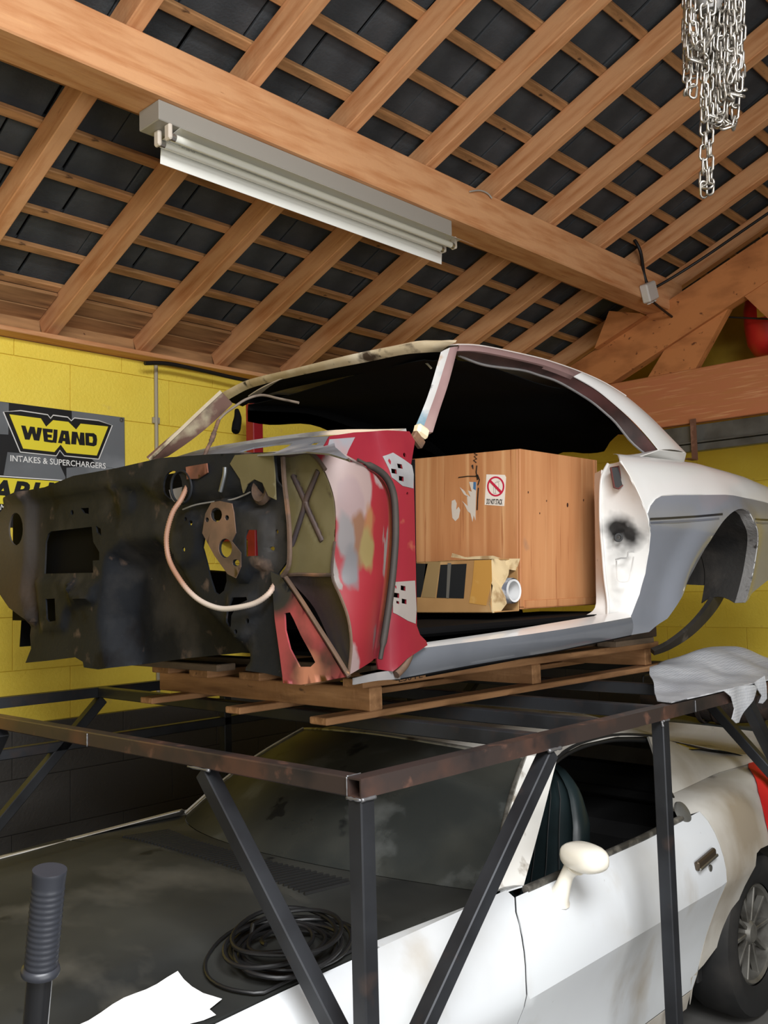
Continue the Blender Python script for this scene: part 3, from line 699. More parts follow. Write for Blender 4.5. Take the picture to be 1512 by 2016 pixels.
def grid(name, fn, nu, nv, m, parent, thick=.003, angle=35, flip=False):
    V = [Vector(fn(i/nu, j/nv)) for i in range(nu+1) for j in range(nv+1)]; w = nv+1; n = len(V)
    N = [Vector() for _ in V]; Q = []
    for i in range(nu):
        for j in range(nv):
            q = (i*w+j, (i+1)*w+j, (i+1)*w+j+1, i*w+j+1); q = q[::-1] if flip else q; Q.append(q)
            nn = (V[q[1]]-V[q[0]]).cross(V[q[3]]-V[q[0]])
            for k in q: N[k] += nn
    V2 = [v-(x.normalized()*thick if x.length > 0 else x) for v, x in zip(V, N)]
    Fs = Q+[tuple(k+n for k in q[::-1]) for q in Q]
    rim = [i*w for i in range(nu+1)]+[nu*w+j for j in range(1, nv+1)]+[i*w+nv for i in range(nu-1, -1, -1)]+[j for j in range(nv-1, 0, -1)]
    for a, b in zip(rim, rim[1:]+rim[:1]): Fs.append((b, a, a+n, b+n) if not flip else (a, b, b+n, a+n))
    return mk(name, V+V2, Fs, m, parent, angle=angle)

# ================================================================== lower white car
CXR, CYC = 3.93, 2.49
cs = side_surf(CXR, CYC, 0)
white = mat('dusty_white_paint', rgb(208, 211, 214), [(rgb(190, 190, 188), 2.2, .45, .75), (rgb(168, 158, 142), 3.2, .56, .74, (1, 1, .5)), (rgb(120, 108, 92), 22, .74, .78), (rgb(216, 220, 222), 1.2, .5, .8)], rough=.42, coat=.15)
whiteq = mat('grimy_white_paint', rgb(206, 203, 196), [(rgb(150, 138, 120), 2.4, .42, .7, (1, 1, .6)), (rgb(222, 218, 208), 2.0, .55, .75), (rgb(110, 98, 82), 5, .62, .76)], rough=.5)
black_trim = plain('black_rubber_trim', rgb(30, 30, 30), .55)
car = thing('car', 'dusty white sports coupe with dark hood parked under the rack', 'car', (CXR-1.4, CYC, 0))
vb = v_of_z(.893); G = .004
gap = [inv(cs, *p, 2.17, .6) for p in ((1005, 1757), (1016, 1795), (1028, 1845), (1036, 1930))]
g_lo = (gap[-1][0]-.01, v_of_z(.2)); gl = gap+[(gap[-1][0]-.005, v_of_z(.42)), g_lo]
gl[0] = (gl[0][0], vb)
def arch(cx, r, n=16, a0=0, a1=180): return [(cx+r*math.cos(math.radians(a0+(a1-a0)*i/n)), v_of_z(min(.33+r*math.sin(math.radians(a0+(a1-a0)*i/n)), .9))) for i in range(n+1)]
def off(l, d): return [(p[0]+d, p[1]) for p in l]
xf = .28; ar = .345
o1 = [(xf, VF), (xf+.02, v_of_z(.45)), (xf+.3, v_of_z(.30)), (1.19-ar, v_of_z(.30))]+arch(1.19, ar, 16, 180, 0)+[(1.19+ar, v_of_z(.2))]+off(gl[::-1], -G)+[(gl[0][0]-G, VF)]
sheet('front_fender', o1, [], cs, white, car, step=.04, thick=.003, angle=22)
xd = 3.47
dr = [(xd, vb), (xd+.02, v_of_z(.7)), (xd+.01, v_of_z(.5)), (xd-.02, v_of_z(.3)), (xd-.04, v_of_z(.255))]
o2 = off(gl[:-1], G)+[(gl[-1][0]+G, v_of_z(.255))]+dr[::-1]
door = sheet('door', o2, [], cs, white, car, step=.04, thick=.003, angle=22)
sheet('rocker_panel', [(gl[-1][0], v_of_z(.18)), (xd-.05, v_of_z(.18)), (xd-.05, v_of_z(.248)), (gl[-1][0], v_of_z(.248))], [], cs, whiteq, car, step=.05, thick=.003)
aq = [inv(cs, *p, 3.6, v) for p, v in (((1490, 1680), .55), ((1466, 1745), .5), ((1443, 1805), .45), ((1415, 1860), .35), ((1385, 1900), .3), ((1360, 1926), .25))]
xt = 5.02
o3 = off(dr, G)+[(xd-.03, v_of_z(.19)), (aq[-1][0], aq[-1][1])]+aq[::-1][1:]+[(CXR-.1, v_of_z(.70)), (CXR+.12, v_of_z(.69)), (CXR+.28, v_of_z(.58)), (CXR+.37, v_of_z(.38)), (CXR+.4, v_of_z(.26)), (xt-.1, v_of_z(.3)), (xt, v_of_z(.5)), (xt, VMAX), (4.36, VMAX), (xd, VMAX), (3.38, VMAX-.01), (3.36, vb+.012)]
sheet('quarter_panel', o3, [], cs, whiteq, car, step=.04, thick=.003, angle=22)
# the far side, plainer
cf = side_surf(CXR, CYC, 0, 1)
sheet('far_side', [(xf, VMAX-.03), (xf+.02, v_of_z(.4)), (1.19-ar, v_of_z(.3))]+arch(1.19, ar, 12, 180, 0)+[(1.19+ar, v_of_z(.19)), (CXR-ar, v_of_z(.19))]+arch(CXR, ar, 12, 180, 0)+[(xt-.1, v_of_z(.3)), (xt, v_of_z(.5)), (xt, VMAX), (xd, VMAX), (xd, vb), (2.3, vb), (2.2, VMAX-.03)], [], lambda u, v: cf(u, v), whiteq, car, step=.07, thick=-.003)
# hood with raised centre, dark and dusty
hoodm = mat('dusty_black_hood', rgb(40, 41, 40), [(rgb(62, 62, 58), 1.6, .4, .7), (rgb(80, 78, 72), 4, .58, .75, (1, .6, 1)), (rgb(24, 26, 28), 6, .66, .72)], rough=.55, spec=.2)
def hz(x, t):
    a = abs(t); base = interp([(.28, .74), (.7, .84), (1.2, .885), (1.75, .905)], x)
    up = interp([(0, .070), (.45, .062), (.62, .050), (.70, .028), (.80, .016), (.95, .006), (1, 0)], a)
    return base+up*interp([(.28, .4), (1, .9), (1.75, 1)], x)
def hood(u, v):
    t = -1+2*v; x = lerp(.30+.06*(t*t), 1.74+.02*(1-t*t)-.02, u); return Vector((x, CYC+t*.800*interp([(.28, .93), (1.2, .985), (1.75, 1)], x), hz(x, t)))
grid('hood', hood, 24, 48, hoodm, car, .012, 40)
def cowl(u, v):
    t = -1+2*v; return Vector((lerp(1.735-.0*t*t, 1.955+.31*t*t, u), CYC+t*.78, lerp(hz(1.74, t), .955-.065*t*t, u)))
cow = grid('cowl_panel', cowl, 8, 36, hoodm, car, .006)
for i in range(46):
    t = -.62+i*.0265
    if abs(t) > .64: continue
    a, b = cowl(.12, (t+1)/2), cowl(.70, (t+1)/2); beam('louver', a+Vector((0, 0, .003)), b+Vector((0, 0, .003)), .006, .008, black_trim, cow, bev=0)
grid('fender_seal', lambda u, v: Vector((lerp(.36, 1.73, u), 0, 0))+Vector((0, lerp(CYC-.800*interp([(.28, .93), (1.2, .985), (1.75, 1)], lerp(.36, 1.73, u)), cs(lerp(.36, 1.73, u), VF).y+.004, v), min(hz(lerp(.36, 1.73, u), -1), cs(lerp(.36, 1.73, u), VF).z)-.022)), 16, 2, black_trim, car, .004)
def ccor(u, v):
    a = catmull([cs(1.74, VF), cs(2.0, VF), cs(2.2, VF), cs(2.345, VF-.01), cs(2.40, VF-.03)], 4); b = catmull([cowl(.0, .0), cowl(.7, 0), cowl(1.0, 0), Vector((2.30, 1.722, .892)), Vector((2.40, 1.690, .884))], 4); k = u*16; i = min(int(k), 15); return a[i].lerp(a[i+1], k-i).lerp(b[i].lerp(b[i+1], k-i), v)
grid('cowl_corner', ccor, 16, 3, white, car, .004)
# windshield
def ws(u, v, e=0):
    t = -1+2*u; b = Vector((1.96+.30*t*t, CYC+t*.765, .952-.062*t*t)); tp = Vector((2.575+.15*abs(t)**2.5, CYC+t*.565, 1.236-.05*t*t))
    p = b.lerp(tp, v); p.x -= .035*math.sin(math.pi*v)*(1-.5*t*t); p.z += .02*math.sin(math.pi*v); return p
glass = mat('dusty_windshield', rgb(46, 48, 46), [(rgb(70, 70, 64), 2.2, .42, .68), (rgb(90, 92, 90), 5, .56, .74), (rgb(30, 31, 31), 7, .64, .7)], rough=.35, alpha=.86, spec=.12)
wsm = grid('windshield', ws, 30, 14, glass, car, .005, 60)
clean = mat('wiped_glass', rgb(20, 40, 44), (), rough=.05, alpha=.9, coat=.5)
def wsn(u, v):
    p = ws(u, v); n = (ws(u+.01, v)-ws(u-.01, v)).cross(ws(u, v+.01)-ws(u, v-.01)).normalized(); return p+n*(.002 if n.z > 0 else -.002)
wpx = [(832, 1680), (828, 1670), (842, 1657), (865, 1650), (905, 1648), (945, 1655), (975, 1668), (985, 1690), (975, 1715), (955, 1725), (920, 1728), (870, 1736), (840, 1730), (825, 1710), (840, 1698), (850, 1690)]
def invg(P, px, py, u, v):
    for _ in range(30):
        a = proj(P(u, v)); e = 1e-3; b = proj(P(u+e, v)); c = proj(P(u, v+e))
        j = ((b[0]-a[0])/e, (c[0]-a[0])/e, (b[1]-a[1])/e, (c[1]-a[1])/e); d = j[0]*j[3]-j[1]*j[2]
        rx, ry = px-a[0], py-a[1]; du = (rx*j[3]-ry*j[1])/d; dv = (j[0]*ry-j[2]*rx)/d; m = max(abs(du), abs(dv), .1)/.1
        u = min(max(u+du/m, .01), .99); v = min(max(v+dv/m, .01), .99)
    return u, v
sheet('wiped_patch', [invg(ws, *p, .15, .2) for p in wpx], [], wsn, clean, wsm, step=.03, thick=(0, 0, -.0006))
trimp = [ws(0, v/10) for v in range(11)]+[ws(u/20, 1) for u in range(1, 21)]+[ws(1, 1-v/10) for v in range(1, 11)]
tube('windshield_trim', [p+Vector((0, 0, .004)) for p in trimp], .009, mat('tarnished_chrome', rgb(150, 148, 140), [(rgb(80, 74, 66), 20, .5, .7)], rough=.4, metal=.7), car, 8)
# pillars, rails, roof
RAIL = [(2.36, 1.70, .885), (2.62, 1.80, 1.03), (2.80, 1.885, 1.128), (2.92, 1.912, 1.165), (3.1, 1.925, 1.186), (3.35, 1.93, 1.180), (3.6, 1.925, 1.145), (3.70, 1.915, 1.12)]
rail = catmull(RAIL, 6)
def loft(name, A, B, m, parent, thick, angle=40, n=1, bulge=0, flip=False):
    L_ = len(A)-1
    def fn(u, v):
        k = u*L_; i = min(int(k), L_-1); t = k-i; a = A[i].lerp(A[i+1], t); b = B[i].lerp(B[i+1], t)
        p = a.lerp(b, v); p.z += bulge*4*v*(1-v); return p
    return grid(name, fn, L_, n, m, parent, thick, angle, flip)
wA = [ws(0, i/12) for i in range(13)]; rA = [Vector(p) for p in catmull([(2.36, 1.70, .885), (2.62, 1.80, 1.03), (2.86, 1.90, 1.15)], 6)]
loft('a_pillar', wA, rA, mat('primer_white', rgb(228, 226, 220), [(rgb(150, 140, 126), 14, .6, .72)], rough=.5), car, .02, n=3, bulge=.006)
mir = lambda p: Vector((p[0], 2*CYC-p[1], p[2]))
loft('a_pillar', [mir(p) for p in wA], [mir(p) for p in rA], whiteq, car, -.02, n=3)
def roof_fn(u, v):
    t = -1+2*v; x0 = 2.575+.15*abs(t)**2.5; x = lerp(x0, 3.86-.04*t*t, u); ye = interp([(2.5, 1.93), (2.9, 1.905), (3.1, 1.922), (3.6, 1.922), (3.9, 1.90)], x); ze = interp([(2.55, 1.186), (2.9, 1.175), (3.1, 1.19), (3.35, 1.184), (3.6, 1.152), (3.9, 1.07)], x)
    hw = CYC-ye; a = abs(t); return Vector((x, CYC+t*hw, ze+.085*(1-a**2.2)*interp([(2.5, .55), (2.9, .9), (3.4, 1), (3.9, .9)], x)))
grid('roof', roof_fn, 24, 24, whiteq, car, .006, 50)
def sail(u, v):
    a = Vector(roof_fn(lerp(.80, 1, 0), 0)); top = catmull([(3.60, 1.925, 1.142), (3.75, 1.918, 1.105), (3.95, 1.90, 1.04), (4.2, 1.865, .985), (4.42, 1.82, .955)], 6); k = u*(len(top)-1); i = min(int(k), len(top)-2); p = top[i].lerp(top[i+1], k-i)
    b = cs(lerp(3.40, 4.5, u), VMAX-.005); q = p.lerp(b, v); q.y -= .018*math.sin(math.pi*v); return q
grid('sail_panel', sail, 18, 6, whiteq, car, -.01, 50, True)
grid('sail_panel', lambda u, v: mir(sail(u, v)), 12, 4, whiteq, car, -.01, 50)
def rwin(u, v):
    t = -1+2*v; return Vector((lerp(3.84, 4.42, u), CYC+t*lerp(.60, .68, u), lerp(1.062, .940, u)+.07*(1-t*t)*(1-u)+.02*math.sin(math.pi*u)))
grid('rear_window', rwin, 10, 14, plain('dark_glass', rgb(18, 20, 20), .1, 0, coat=.4), car, .005, 60)
def deck(u, v):
    t = -1+2*v; x = lerp(4.40, 5.0, u); return Vector((x, CYC+t*.68, lerp(.945, .90, u)+.025*(1-t*t)+(.06*max(0, u-.75)/.25)))
grid('deck_lid', deck, 12, 14, whiteq, car, .006, 50)
def tailp(u, v):
    vv = lerp(VMAX, v_of_z(.32), u); a = cs(xt, vv); b = cf(xt, vv); p = a.lerp(b, v); p.x += .05*math.sin(math.pi*v); return p
grid('tail_panel', tailp, 14, 10, whiteq, car, .01, 50)
def nose(u, v):
    vv = lerp(VF, v_of_z(.32), u); a = cs(xf+.01, vv); b = cf(xf+.01, vv); p = a.lerp(b, v); p.x -= .12*math.sin(math.pi*v)+.03*math.sin(math.pi*u); return p
grid('nose_panel', nose, 14, 14, white, car, -.01, 50)
# window frame and belt strips
tube('window_seal', [Vector(p)+Vector((0, .012, -.014)) for p in rail]+[Vector((3.58, 1.86, 1.0)), Vector((3.42, 1.70, .890))], .011, black_trim, car, 8)
bp = [cs(lerp(2.33, 3.36, i/20), vb) for i in range(21)]
tube('belt_moulding', [p+Vector((0, .008, .004)) for p in bp], .013, mat('dull_moulding', rgb(70, 68, 64), [(rgb(130, 126, 118), 18, .5, .7)], rough=.5, metal=.4), door, 8)
tube('rain_gutter', [Vector(p)+Vector((0, -.004, .006)) for p in rail[8:]], .006, black_trim, car, 6)
# mirror
mq = U(1150, 1688, 'y', 1.535); base = cs(2.43, vb-.05)
def mirr(u, v):
    a = 2*math.pi*u; b = math.pi*(v-.5); sx = .060*(1 if math.sin(b) > -2 else 1); s = lambda w: math.copysign(abs(w)**.78, w)
    return mq+Vector((.054*s(math.cos(b)*math.cos(a)), .098*s(math.cos(b))*s(math.sin(a))*.84, .040*s(math.sin(b))))
V = []; Fs = []; nu, nv = 24, 13
Rm = Matrix.Rotation(math.radians(-18), 3, 'Z')
for j in range(nv):
    for i in range(nu): V.append(mq+Rm @ (mirr(i/nu, j/(nv-1))-mq))
for j in range(nv-1):
    for i in range(nu): Fs.append((j*nu+i, j*nu+(i+1) % nu, (j+1)*nu+(i+1) % nu, (j+1)*nu+i))
cream = mat('cream_white_paint', rgb(232, 226, 212), [(rgb(200, 186, 164), 6, .6, .8)], rough=.3, coat=.3)
mo = mk('door_mirror', V, Fs, cream, door, angle=80)
fb = base+Vector((.02, .012, -.012)); tube('mirror_stalk', catmull([mq+Vector((.0, .035, -.03)), mq+Vector((.0, .06, -.06)), fb+Vector((.0, -.015, .03)), fb], 5), [.034, .029, .026, .024, .022, .021, .021, .022, .023, .025, .027, .029, .031, .034, .037, .040][:16], cream, mo, 14)
# handle, lock, seam dent
chrome = plain('worn_chrome', rgb(180, 178, 172), .25, .9)
hq = [cs(*inv(cs, *p, 3.27, .6)) for p in ((1367, 1706), (1402, 1676))]; dd = hq[1]-hq[0]
beam('door_handle', hq[0]+Vector((0, -.008, 0)), hq[1]+Vector((0, -.008, 0)), .020, .034, plain('tarnished_handle', rgb(96, 84, 70), .35, .7), door, up=(0, 0, 1), bev=.006); 
hh = [o for o in door.children if o.name.startswith('door_handle')][0]
beam('handle_flap', hq[0]+Vector((.0, -.021, -.009)), hq[1]+Vector((0, -.021, -.009)), .008, .012, chrome, hh, bev=.003)
lq = cs(*inv(cs, 1398, 1709, 3.3, .55)); lathe('lock_barrel', [(0, .004), (.012, .004), (.013, 0)], chrome, door, 16, Matrix.Translation(lq) @ Matrix.Rotation(math.radians(90), 4, 'X'))
fq = cs(*inv(cs, 1342, 1603, 3.5, VMAX-.05)); 
lathe('fuel_cap', [(0, .012), (.03, .010), (.042, .004), (.045, -.004)], steel_dk, car, 20, Matrix.Translation(fq+Vector((0, -.006, .006))) @ Matrix.Rotation(math.radians(60), 4, 'X'))
# seats and cabin
vinyl = mat('dark_green_vinyl', rgb(32, 44, 46), [(rgb(24, 32, 34), 5, .45, .7)], rough=.38)
def seat(cy, nm):
    def bk(u, v):
        a = math.pi*(u-.5)*2; w = .235*interp([(0, 1), (.55, 1), (.8, .82), (.93, .55), (1, .25)], v); rib = .006*abs(math.sin(u*math.pi*8)) if .12 < u < .88 else 0
        s = math.sin(a/2); return Vector((2.93+.20*v+.06*(abs(s)**3)*1.2-rib*0, cy+w*s, .42+.66*v))
    sq = []
    V = []; Fs = []; nu, nv = 40, 24
    for j in range(nv+1):
        v = j/nv; w = .245*interp([(0, 1), (.5, 1), (.72, .90), (.86, .70), (.95, .44), (1, .12)], v); d = .075*interp([(0, 1), (.7, .9), (1, .35)], v)
        c = Vector((2.90+.235*v, cy, .40+.70*v))
        for i in range(nu):
            a = 2*math.pi*i/nu; ca, sa = math.cos(a), math.sin(a); ex = lambda q, p: math.copysign(abs(q)**p, q)
            y = w*ex(ca, .6); x = d*ex(sa, .55)
            if x < 0 and abs(y) < w*.82: x += .012*(.5-.5*math.cos(y/(w*.82)*math.pi*3.5))+ .012
            V.append(c+Vector((x, y, .0)))
    for j in range(nv):
        for i in range(nu): Fs.append((j*nu+i, j*nu+(i+1) % nu, (j+1)*nu+(i+1) % nu, (j+1)*nu+i))
    Fs.append(tuple(range(nu))[::-1]); Fs.append(tuple(nv*nu+i for i in range(nu)))
    b = mk('seat', V, Fs, vinyl, car, angle=50)
    for k in range(-3, 4):
        pts = [Vector((2.90+.235*v-.052*interp([(0, 1), (.7, .9), (1, .5)], v)-.014, cy+k*.056*interp([(0, 1), (.5, 1), (.86, .74), (1, .4)], v), .40+.70*v)) for v in [i/12 for i in range(0, 12)]]
        tube('seat_seam', pts, .0022, plain('seam_black', rgb(12, 15, 16), .6), b, 5)
    box('seat_cushion', (2.68, cy, .38), (.50, .48, .14), vinyl, b, .04)
seat(2.12, 'l'); seat(2.86, 'r')
cab = plain('black_interior', rgb(16, 16, 17), .75)
bx('floor_pan', 2.0, 4.6, 1.75, 3.25, .21, .24, cab, car, .005); bx('dashboard', 2.02, 2.32, 1.76, 3.22, .62, .86, cab, car, .04); bx('rear_bench', 3.55, 4.3, 1.80, 3.18, .25, .78, cab, car, .05); bx('far_trim', 2.2, 4.4, 3.20, 3.24, .25, .86, cab, car, .01); bx('firewall_panel', 1.96, 2.0, 1.75, 3.25, .24, .86, cab, car, .005)
bx('engine_bay', .9, 1.7, 2.1, 2.9, .25, .70, cab, car, .03); bx('parcel_shelf', 3.9, 4.5, 1.95, 3.05, .80, .84, cab, car, .01); bx('rear_seatback', 3.95, 4.1, 1.85, 3.15, .3, .93, cab, car, .04)
hr = [Vector((2.80, 1.95, 1.12)), Vector((3.2, 1.96, 1.155)), Vector((3.7, 1.96, 1.10))]
grid('headlining', lambda u, v: Vector(roof_fn(lerp(.05, .97, u), lerp(.04, .96, v)))+Vector((0, 0, -.025)), 12, 12, cab, car, .004)
# steering wheel
sw = [Vector((2.42, 2.12, .80))+Vector((.06*math.sin(a), .18*math.cos(a), .165*math.sin(a))) for a in [2*math.pi*i/28 for i in range(28)]]
tube('steering_wheel', sw, .012, cab, car, 8, closed=True)
# wheels
rubber = mat('tyre_rubber', rgb(28, 28, 28), [(rgb(48, 46, 44), 6, .5, .75)], rough=.8); alloy = mat('dull_alloy', rgb(130, 128, 122), [(rgb(80, 76, 70), 9, .5, .7)], rough=.45, metal=.6)
def wheel(c, s):
    M_ = Matrix.Translation(c) @ Matrix.Rotation(math.radians(90*s), 4, 'X')
    rim = lathe('wheel', [(.195, -.09), (.200, .075), (.190, .085), (.180, .075), (.178, .03), (.175, -.05), (.17, -.09)], alloy, car, 36, M_, 30, False)
    lathe('tyre', [(.196, -.10), (.26, -.115), (.31, -.10), (.325, -.07), (.327, .06), (.31, .10), (.26, .112), (.205, .095), (.198, .085)], rubber, rim, 40, M_, 40, False)
    lathe('hub', [(0, .075), (.035, .075), (.05, .06), (.055, .02), (.055, -.02), (0, -.02)], alloy, rim, 24, M_)
    lathe('brake_drum', [(.15, -.06), (.15, .0), (0, .0)], plain('rusty_drum', rgb(60, 50, 44), .8, .2), rim, 24, M_)
    for k in range(10):
        a = 2*math.pi*k/10; p0 = M_ @ Vector((.045*math.cos(a), .045*math.sin(a), .05)); p1 = M_ @ Vector((.185*math.cos(a), .185*math.sin(a), .052)); beam('spoke', p0, p1, .016, .03, alloy, rim, up=(0, 1, 0), bev=.003)
for x, s, y in ((CXR, 1, 1.735), (1.19, 1, 1.745), (CXR, -1, 2*CYC-1.735), (1.19, -1, 2*CYC-1.745)): wheel(Vector((x, y, .327)), s)
for x in (CXR, 1.19):
    for s in (-1, 1): bx('wheel_well', x-.42, x+.42, CYC+s*.62-.02, CYC+s*.62+.02, .25, .74, cab, car, .01)
bx('inner_arch', CXR-.44, CXR-.40, 1.70, 2.0, .25, .74, cab, car, .005)
bx('rear_axle', CXR-.04, CXR+.04, 1.85, 3.13, .29, .37, cab, car, .02); bx('front_axle', 1.15, 1.23, 1.85, 3.13, .29, .37, cab, car, .02)
# ================================================================== things lying on the lower car
hose = mat('black_hose', rgb(22, 22, 23), (), rough=.45)
hcx = U(565, 1868, 'z', .925); pts = []
for i in range(360):
    a = i/360*2*math.pi*7.5; r = interp([(0, .135), (.5, .125), (.75, .10), (1, .055)], i/360)*(1+.09*math.sin(a*1.31)); z = .0+.010*((i*7/360) % 4)+.004*math.sin(a*2.3)
    x = hcx.x+r*math.cos(a)*1.12+.012*math.sin(i*.05); y = hcx.y+r*math.sin(a)*.92+.01*math.cos(i*.041); t = (y-CYC)/.8; pts.append(Vector((x, y, hz(x, max(-1, min(1, t)))+.014+.0+z)))
tag(tube('hose', pts, .0055, hose, None, 7), 'coiled black rubber hose lying on the dark hood', 'hose')
pts = []
for i in range(44):
    a = i/43*2*math.pi*.98; x = hcx.x+.205*math.cos(a+1)*1.02; y = max(hcx.y+.165*math.sin(a+1), 1.70); pts.append(Vector((x, y, hz(x, max(-1, min(1, (y-CYC)/.8)))+.008)))
tag(tube('hose', pts, .0042, hose, None, 7), 'thin black hose making the wide loop around the coil on the hood', 'hose')
papm = plain('white_paper', rgb(240, 240, 240), .7)
def on_hood(px, py):
    p = U(px, py, 'z', .92)
    for _ in range(8): p = U(px, py, 'z', hz(p.x, max(-1, min(1, (p.y-CYC)/.8)))+.006)
    return p
pap = [(350, 1915), (362, 1931), (378, 1945), (400, 1958), (437, 1970), (412, 1986), (425, 1997), (375, 2012), (300, 2060), (60, 2190), (0, 2100), (150, 2018)]
tag(sheet('paper_sheet', [(p.x, p.y) for p in (on_hood(*q) for q in pap)], [], lambda x, y: (x, y, hz(x, max(-1, min(1, (y-CYC)/.8)))+.006+.004*math.sin(x*40)), papm, None, step=.03, thick=(0, 0, -.0006), angle=60), 'white paper sheet with a torn edge lying on the dark hood', 'paper')
redc = mat('bright_red_cloth', rgb(226, 36, 34), [(rgb(190, 24, 26), 3, .5, .8)], rough=.7)
rc = [inv(cs, *p, 4.1, VMAX-.1) for p in ((1473, 1513), (1490, 1558), (1504, 1615), (1514, 1655))]
def csn(u, v):
    p = cs(u, v); n = (cs(u+.01, v)-cs(u-.01, v)).cross(cs(u, min(v+.01, VMAX))-cs(u, v-.01)).normalized(); return p+n*(.008 if n.y < 0 or n.z > .9 else -.008)
tag(sheet('red_cloth', rc+[(rc[-1][0]+.5, rc[-1][1]-.02), (4.95, VMAX-.02), (rc[0][0]+.1, VMAX-.003)], [], csn, redc, None, step=.05, thick=(0, .001, -.003)), 'bright red cloth draped over the rear of the lower white car', 'cloth')
# ================================================================== stripped car shell on the pallet
SXR, SYC, SZ = 3.90, 2.58, 1.352
ss = side_surf(SXR, SYC, SZ, -1, 1.0)
def smir(p): return Vector((p[0], 2*SYC-p[1], p[2]))
shell = thing('car_shell', 'stripped rusty car body shell, red front and white rear, on a pallet', 'car shell', (2.8, SYC, ZT+.12))
def L3(pts, axis, val):
    """photo pixels -> 3-D on a plane, val may be a list per point"""
    return [U(p[0], p[1], axis, val[i] if isinstance(val, (list, tuple)) else val) for i, p in enumerate(pts)]
def resamp(P, n):
    P = catmull(P, 8) if len(P) > 2 else [Vector(p) for p in P]; d = [0]
    for a, b in zip(P, P[1:]): d.append(d[-1]+(b-a).length)
    out = []; k = 0
    for i in range(n+1):
        s = d[-1]*i/n
        while k < len(P)-2 and d[k+1] < s: k += 1
        t = 0 if d[k+1] == d[k] else (s-d[k])/(d[k+1]-d[k]); out.append(P[k].lerp(P[k+1], min(1, t)))
    return out
def strip2(name, A, B, m, parent=None, n=24, nv=4, thick=.004, bulge=(0, 0, 0), flip=False, angle=40):
    A = resamp(A, n); B = resamp(B, n); bl = Vector(bulge)
    def fn(u, v):
        k = u*n; i = min(int(k), n-1); t = k-i; return A[i].lerp(A[i+1], t).lerp(B[i].lerp(B[i+1], t), v)+bl*(4*v*(1-v))
    return grid(name, fn, n, nv, m, parent or shell, thick, angle, flip)
def on_plane(px, py, p0, n):
    d = ray(px, py); return EYE+d*((Vector(p0)-EYE).dot(n)/d.dot(n))
def spot(m, c, r0, r1, col, sc=14, amp=.03, st=(1, 1, 1)):
    """sprayed patch of paint around a point"""
    nt = m.node_tree; N = nt.nodes; L = nt.links; b = N['Principled BSDF']; s = b.inputs['Base Color']
    g = N.new('ShaderNodeNewGeometry'); vd = N.new('ShaderNodeVectorMath'); vd.operation = 'DISTANCE'; vd.inputs[1].default_value = tuple(a*b for a, b in zip(c, st)); vm = N.new('ShaderNodeVectorMath'); vm.operation = 'MULTIPLY'; vm.inputs[1].default_value = st; L.new(g.outputs['Position'], vm.inputs[0]); L.new(vm.outputs[0], vd.inputs[0])
    n = N.new('ShaderNodeTexNoise'); n.inputs['Scale'].default_value = sc; L.new(vm.outputs[0], n.inputs['Vector'])
    ma = N.new('ShaderNodeMath'); ma.operation = 'MULTIPLY_ADD'; L.new(n.outputs[0], ma.inputs[0]); ma.inputs[1].default_value = amp*2; L.new(vd.outputs['Value'], ma.inputs[2])
    r = N.new('ShaderNodeMapRange'); r.inputs[1].default_value = r0+amp; r.inputs[2].default_value = r1+amp; r.inputs[3].default_value = 1; r.inputs[4].default_value = 0; L.new(ma.outputs[0], r.inputs[0])
    mx = N.new('ShaderNodeMix'); mx.data_type = 'RGBA'; L.new(r.outputs[0], mx.inputs[0])
    if s.is_linked: L.new(s.links[0].from_socket, mx.inputs[6])
    else: mx.inputs[6].default_value = s.default_value
    mx.inputs[7].default_value = col; L.new(mx.outputs[2], s); return m
# ---- paints
fwm = mat('greasy_black_firewall', rgb(32, 34, 37), [(rgb(22, 24, 28), 3, .4, .65), (rgb(56, 54, 52), 4, .52, .70), (rgb(96, 80, 70), 11, .62, .74), (rgb(20, 20, 22), 7, .58, .66), (rgb(110, 108, 106), 30, .76, .82)], spec=.12, rough=.6, bump=.12, bscale=50)
spot(fwm, (1.61, 3.42, 2.0), .05, .30, rgb(78, 72, 66), 10, .05)
spot(fwm, (1.61, 3.36, 1.80), .02, .20, rgb(70, 58, 48), 12, .05)
olive = mat('olive_primer', rgb(94, 87, 60), [(rgb(82, 74, 50), 4, .4, .7), (rgb(56, 46, 34), 18, .64, .74), (rgb(106, 98, 72), 6, .55, .8)], rough=.55)
rustb = mat('rust_brown_metal', rgb(84, 64, 50), [(rgb(52, 44, 38), 5, .4, .65), (rgb(130, 92, 64), 9, .55, .75), (rgb(160, 120, 84), 20, .7, .78)], rough=.7, bump=.2)
red = mat('faded_red_paint', rgb(112, 24, 38), [(rgb(126, 36, 44), 2.2, .45, .7, (1, 1, .4)), (rgb(104, 22, 36), 3, .5, .75), (rgb(140, 80, 60), 8, .68, .76)], rough=.32, coat=.25)
redm = None
redm = mat('patchy_red_primer', rgb(116, 26, 34), [(rgb(124, 106, 104), 2.6, .50, .515, (1, 1, .55)), (rgb(126, 82, 58), 4.6, .55, .565, (1.6, 1, .30)), (rgb(104, 96, 92), 5.5, .58, .595, (1.4, 1, .25)), (rgb(150, 44, 44), 3.5, .60, .61, (2, 1, .25)), (rgb(110, 78, 56), 13, .70, .74)], rough=.48)
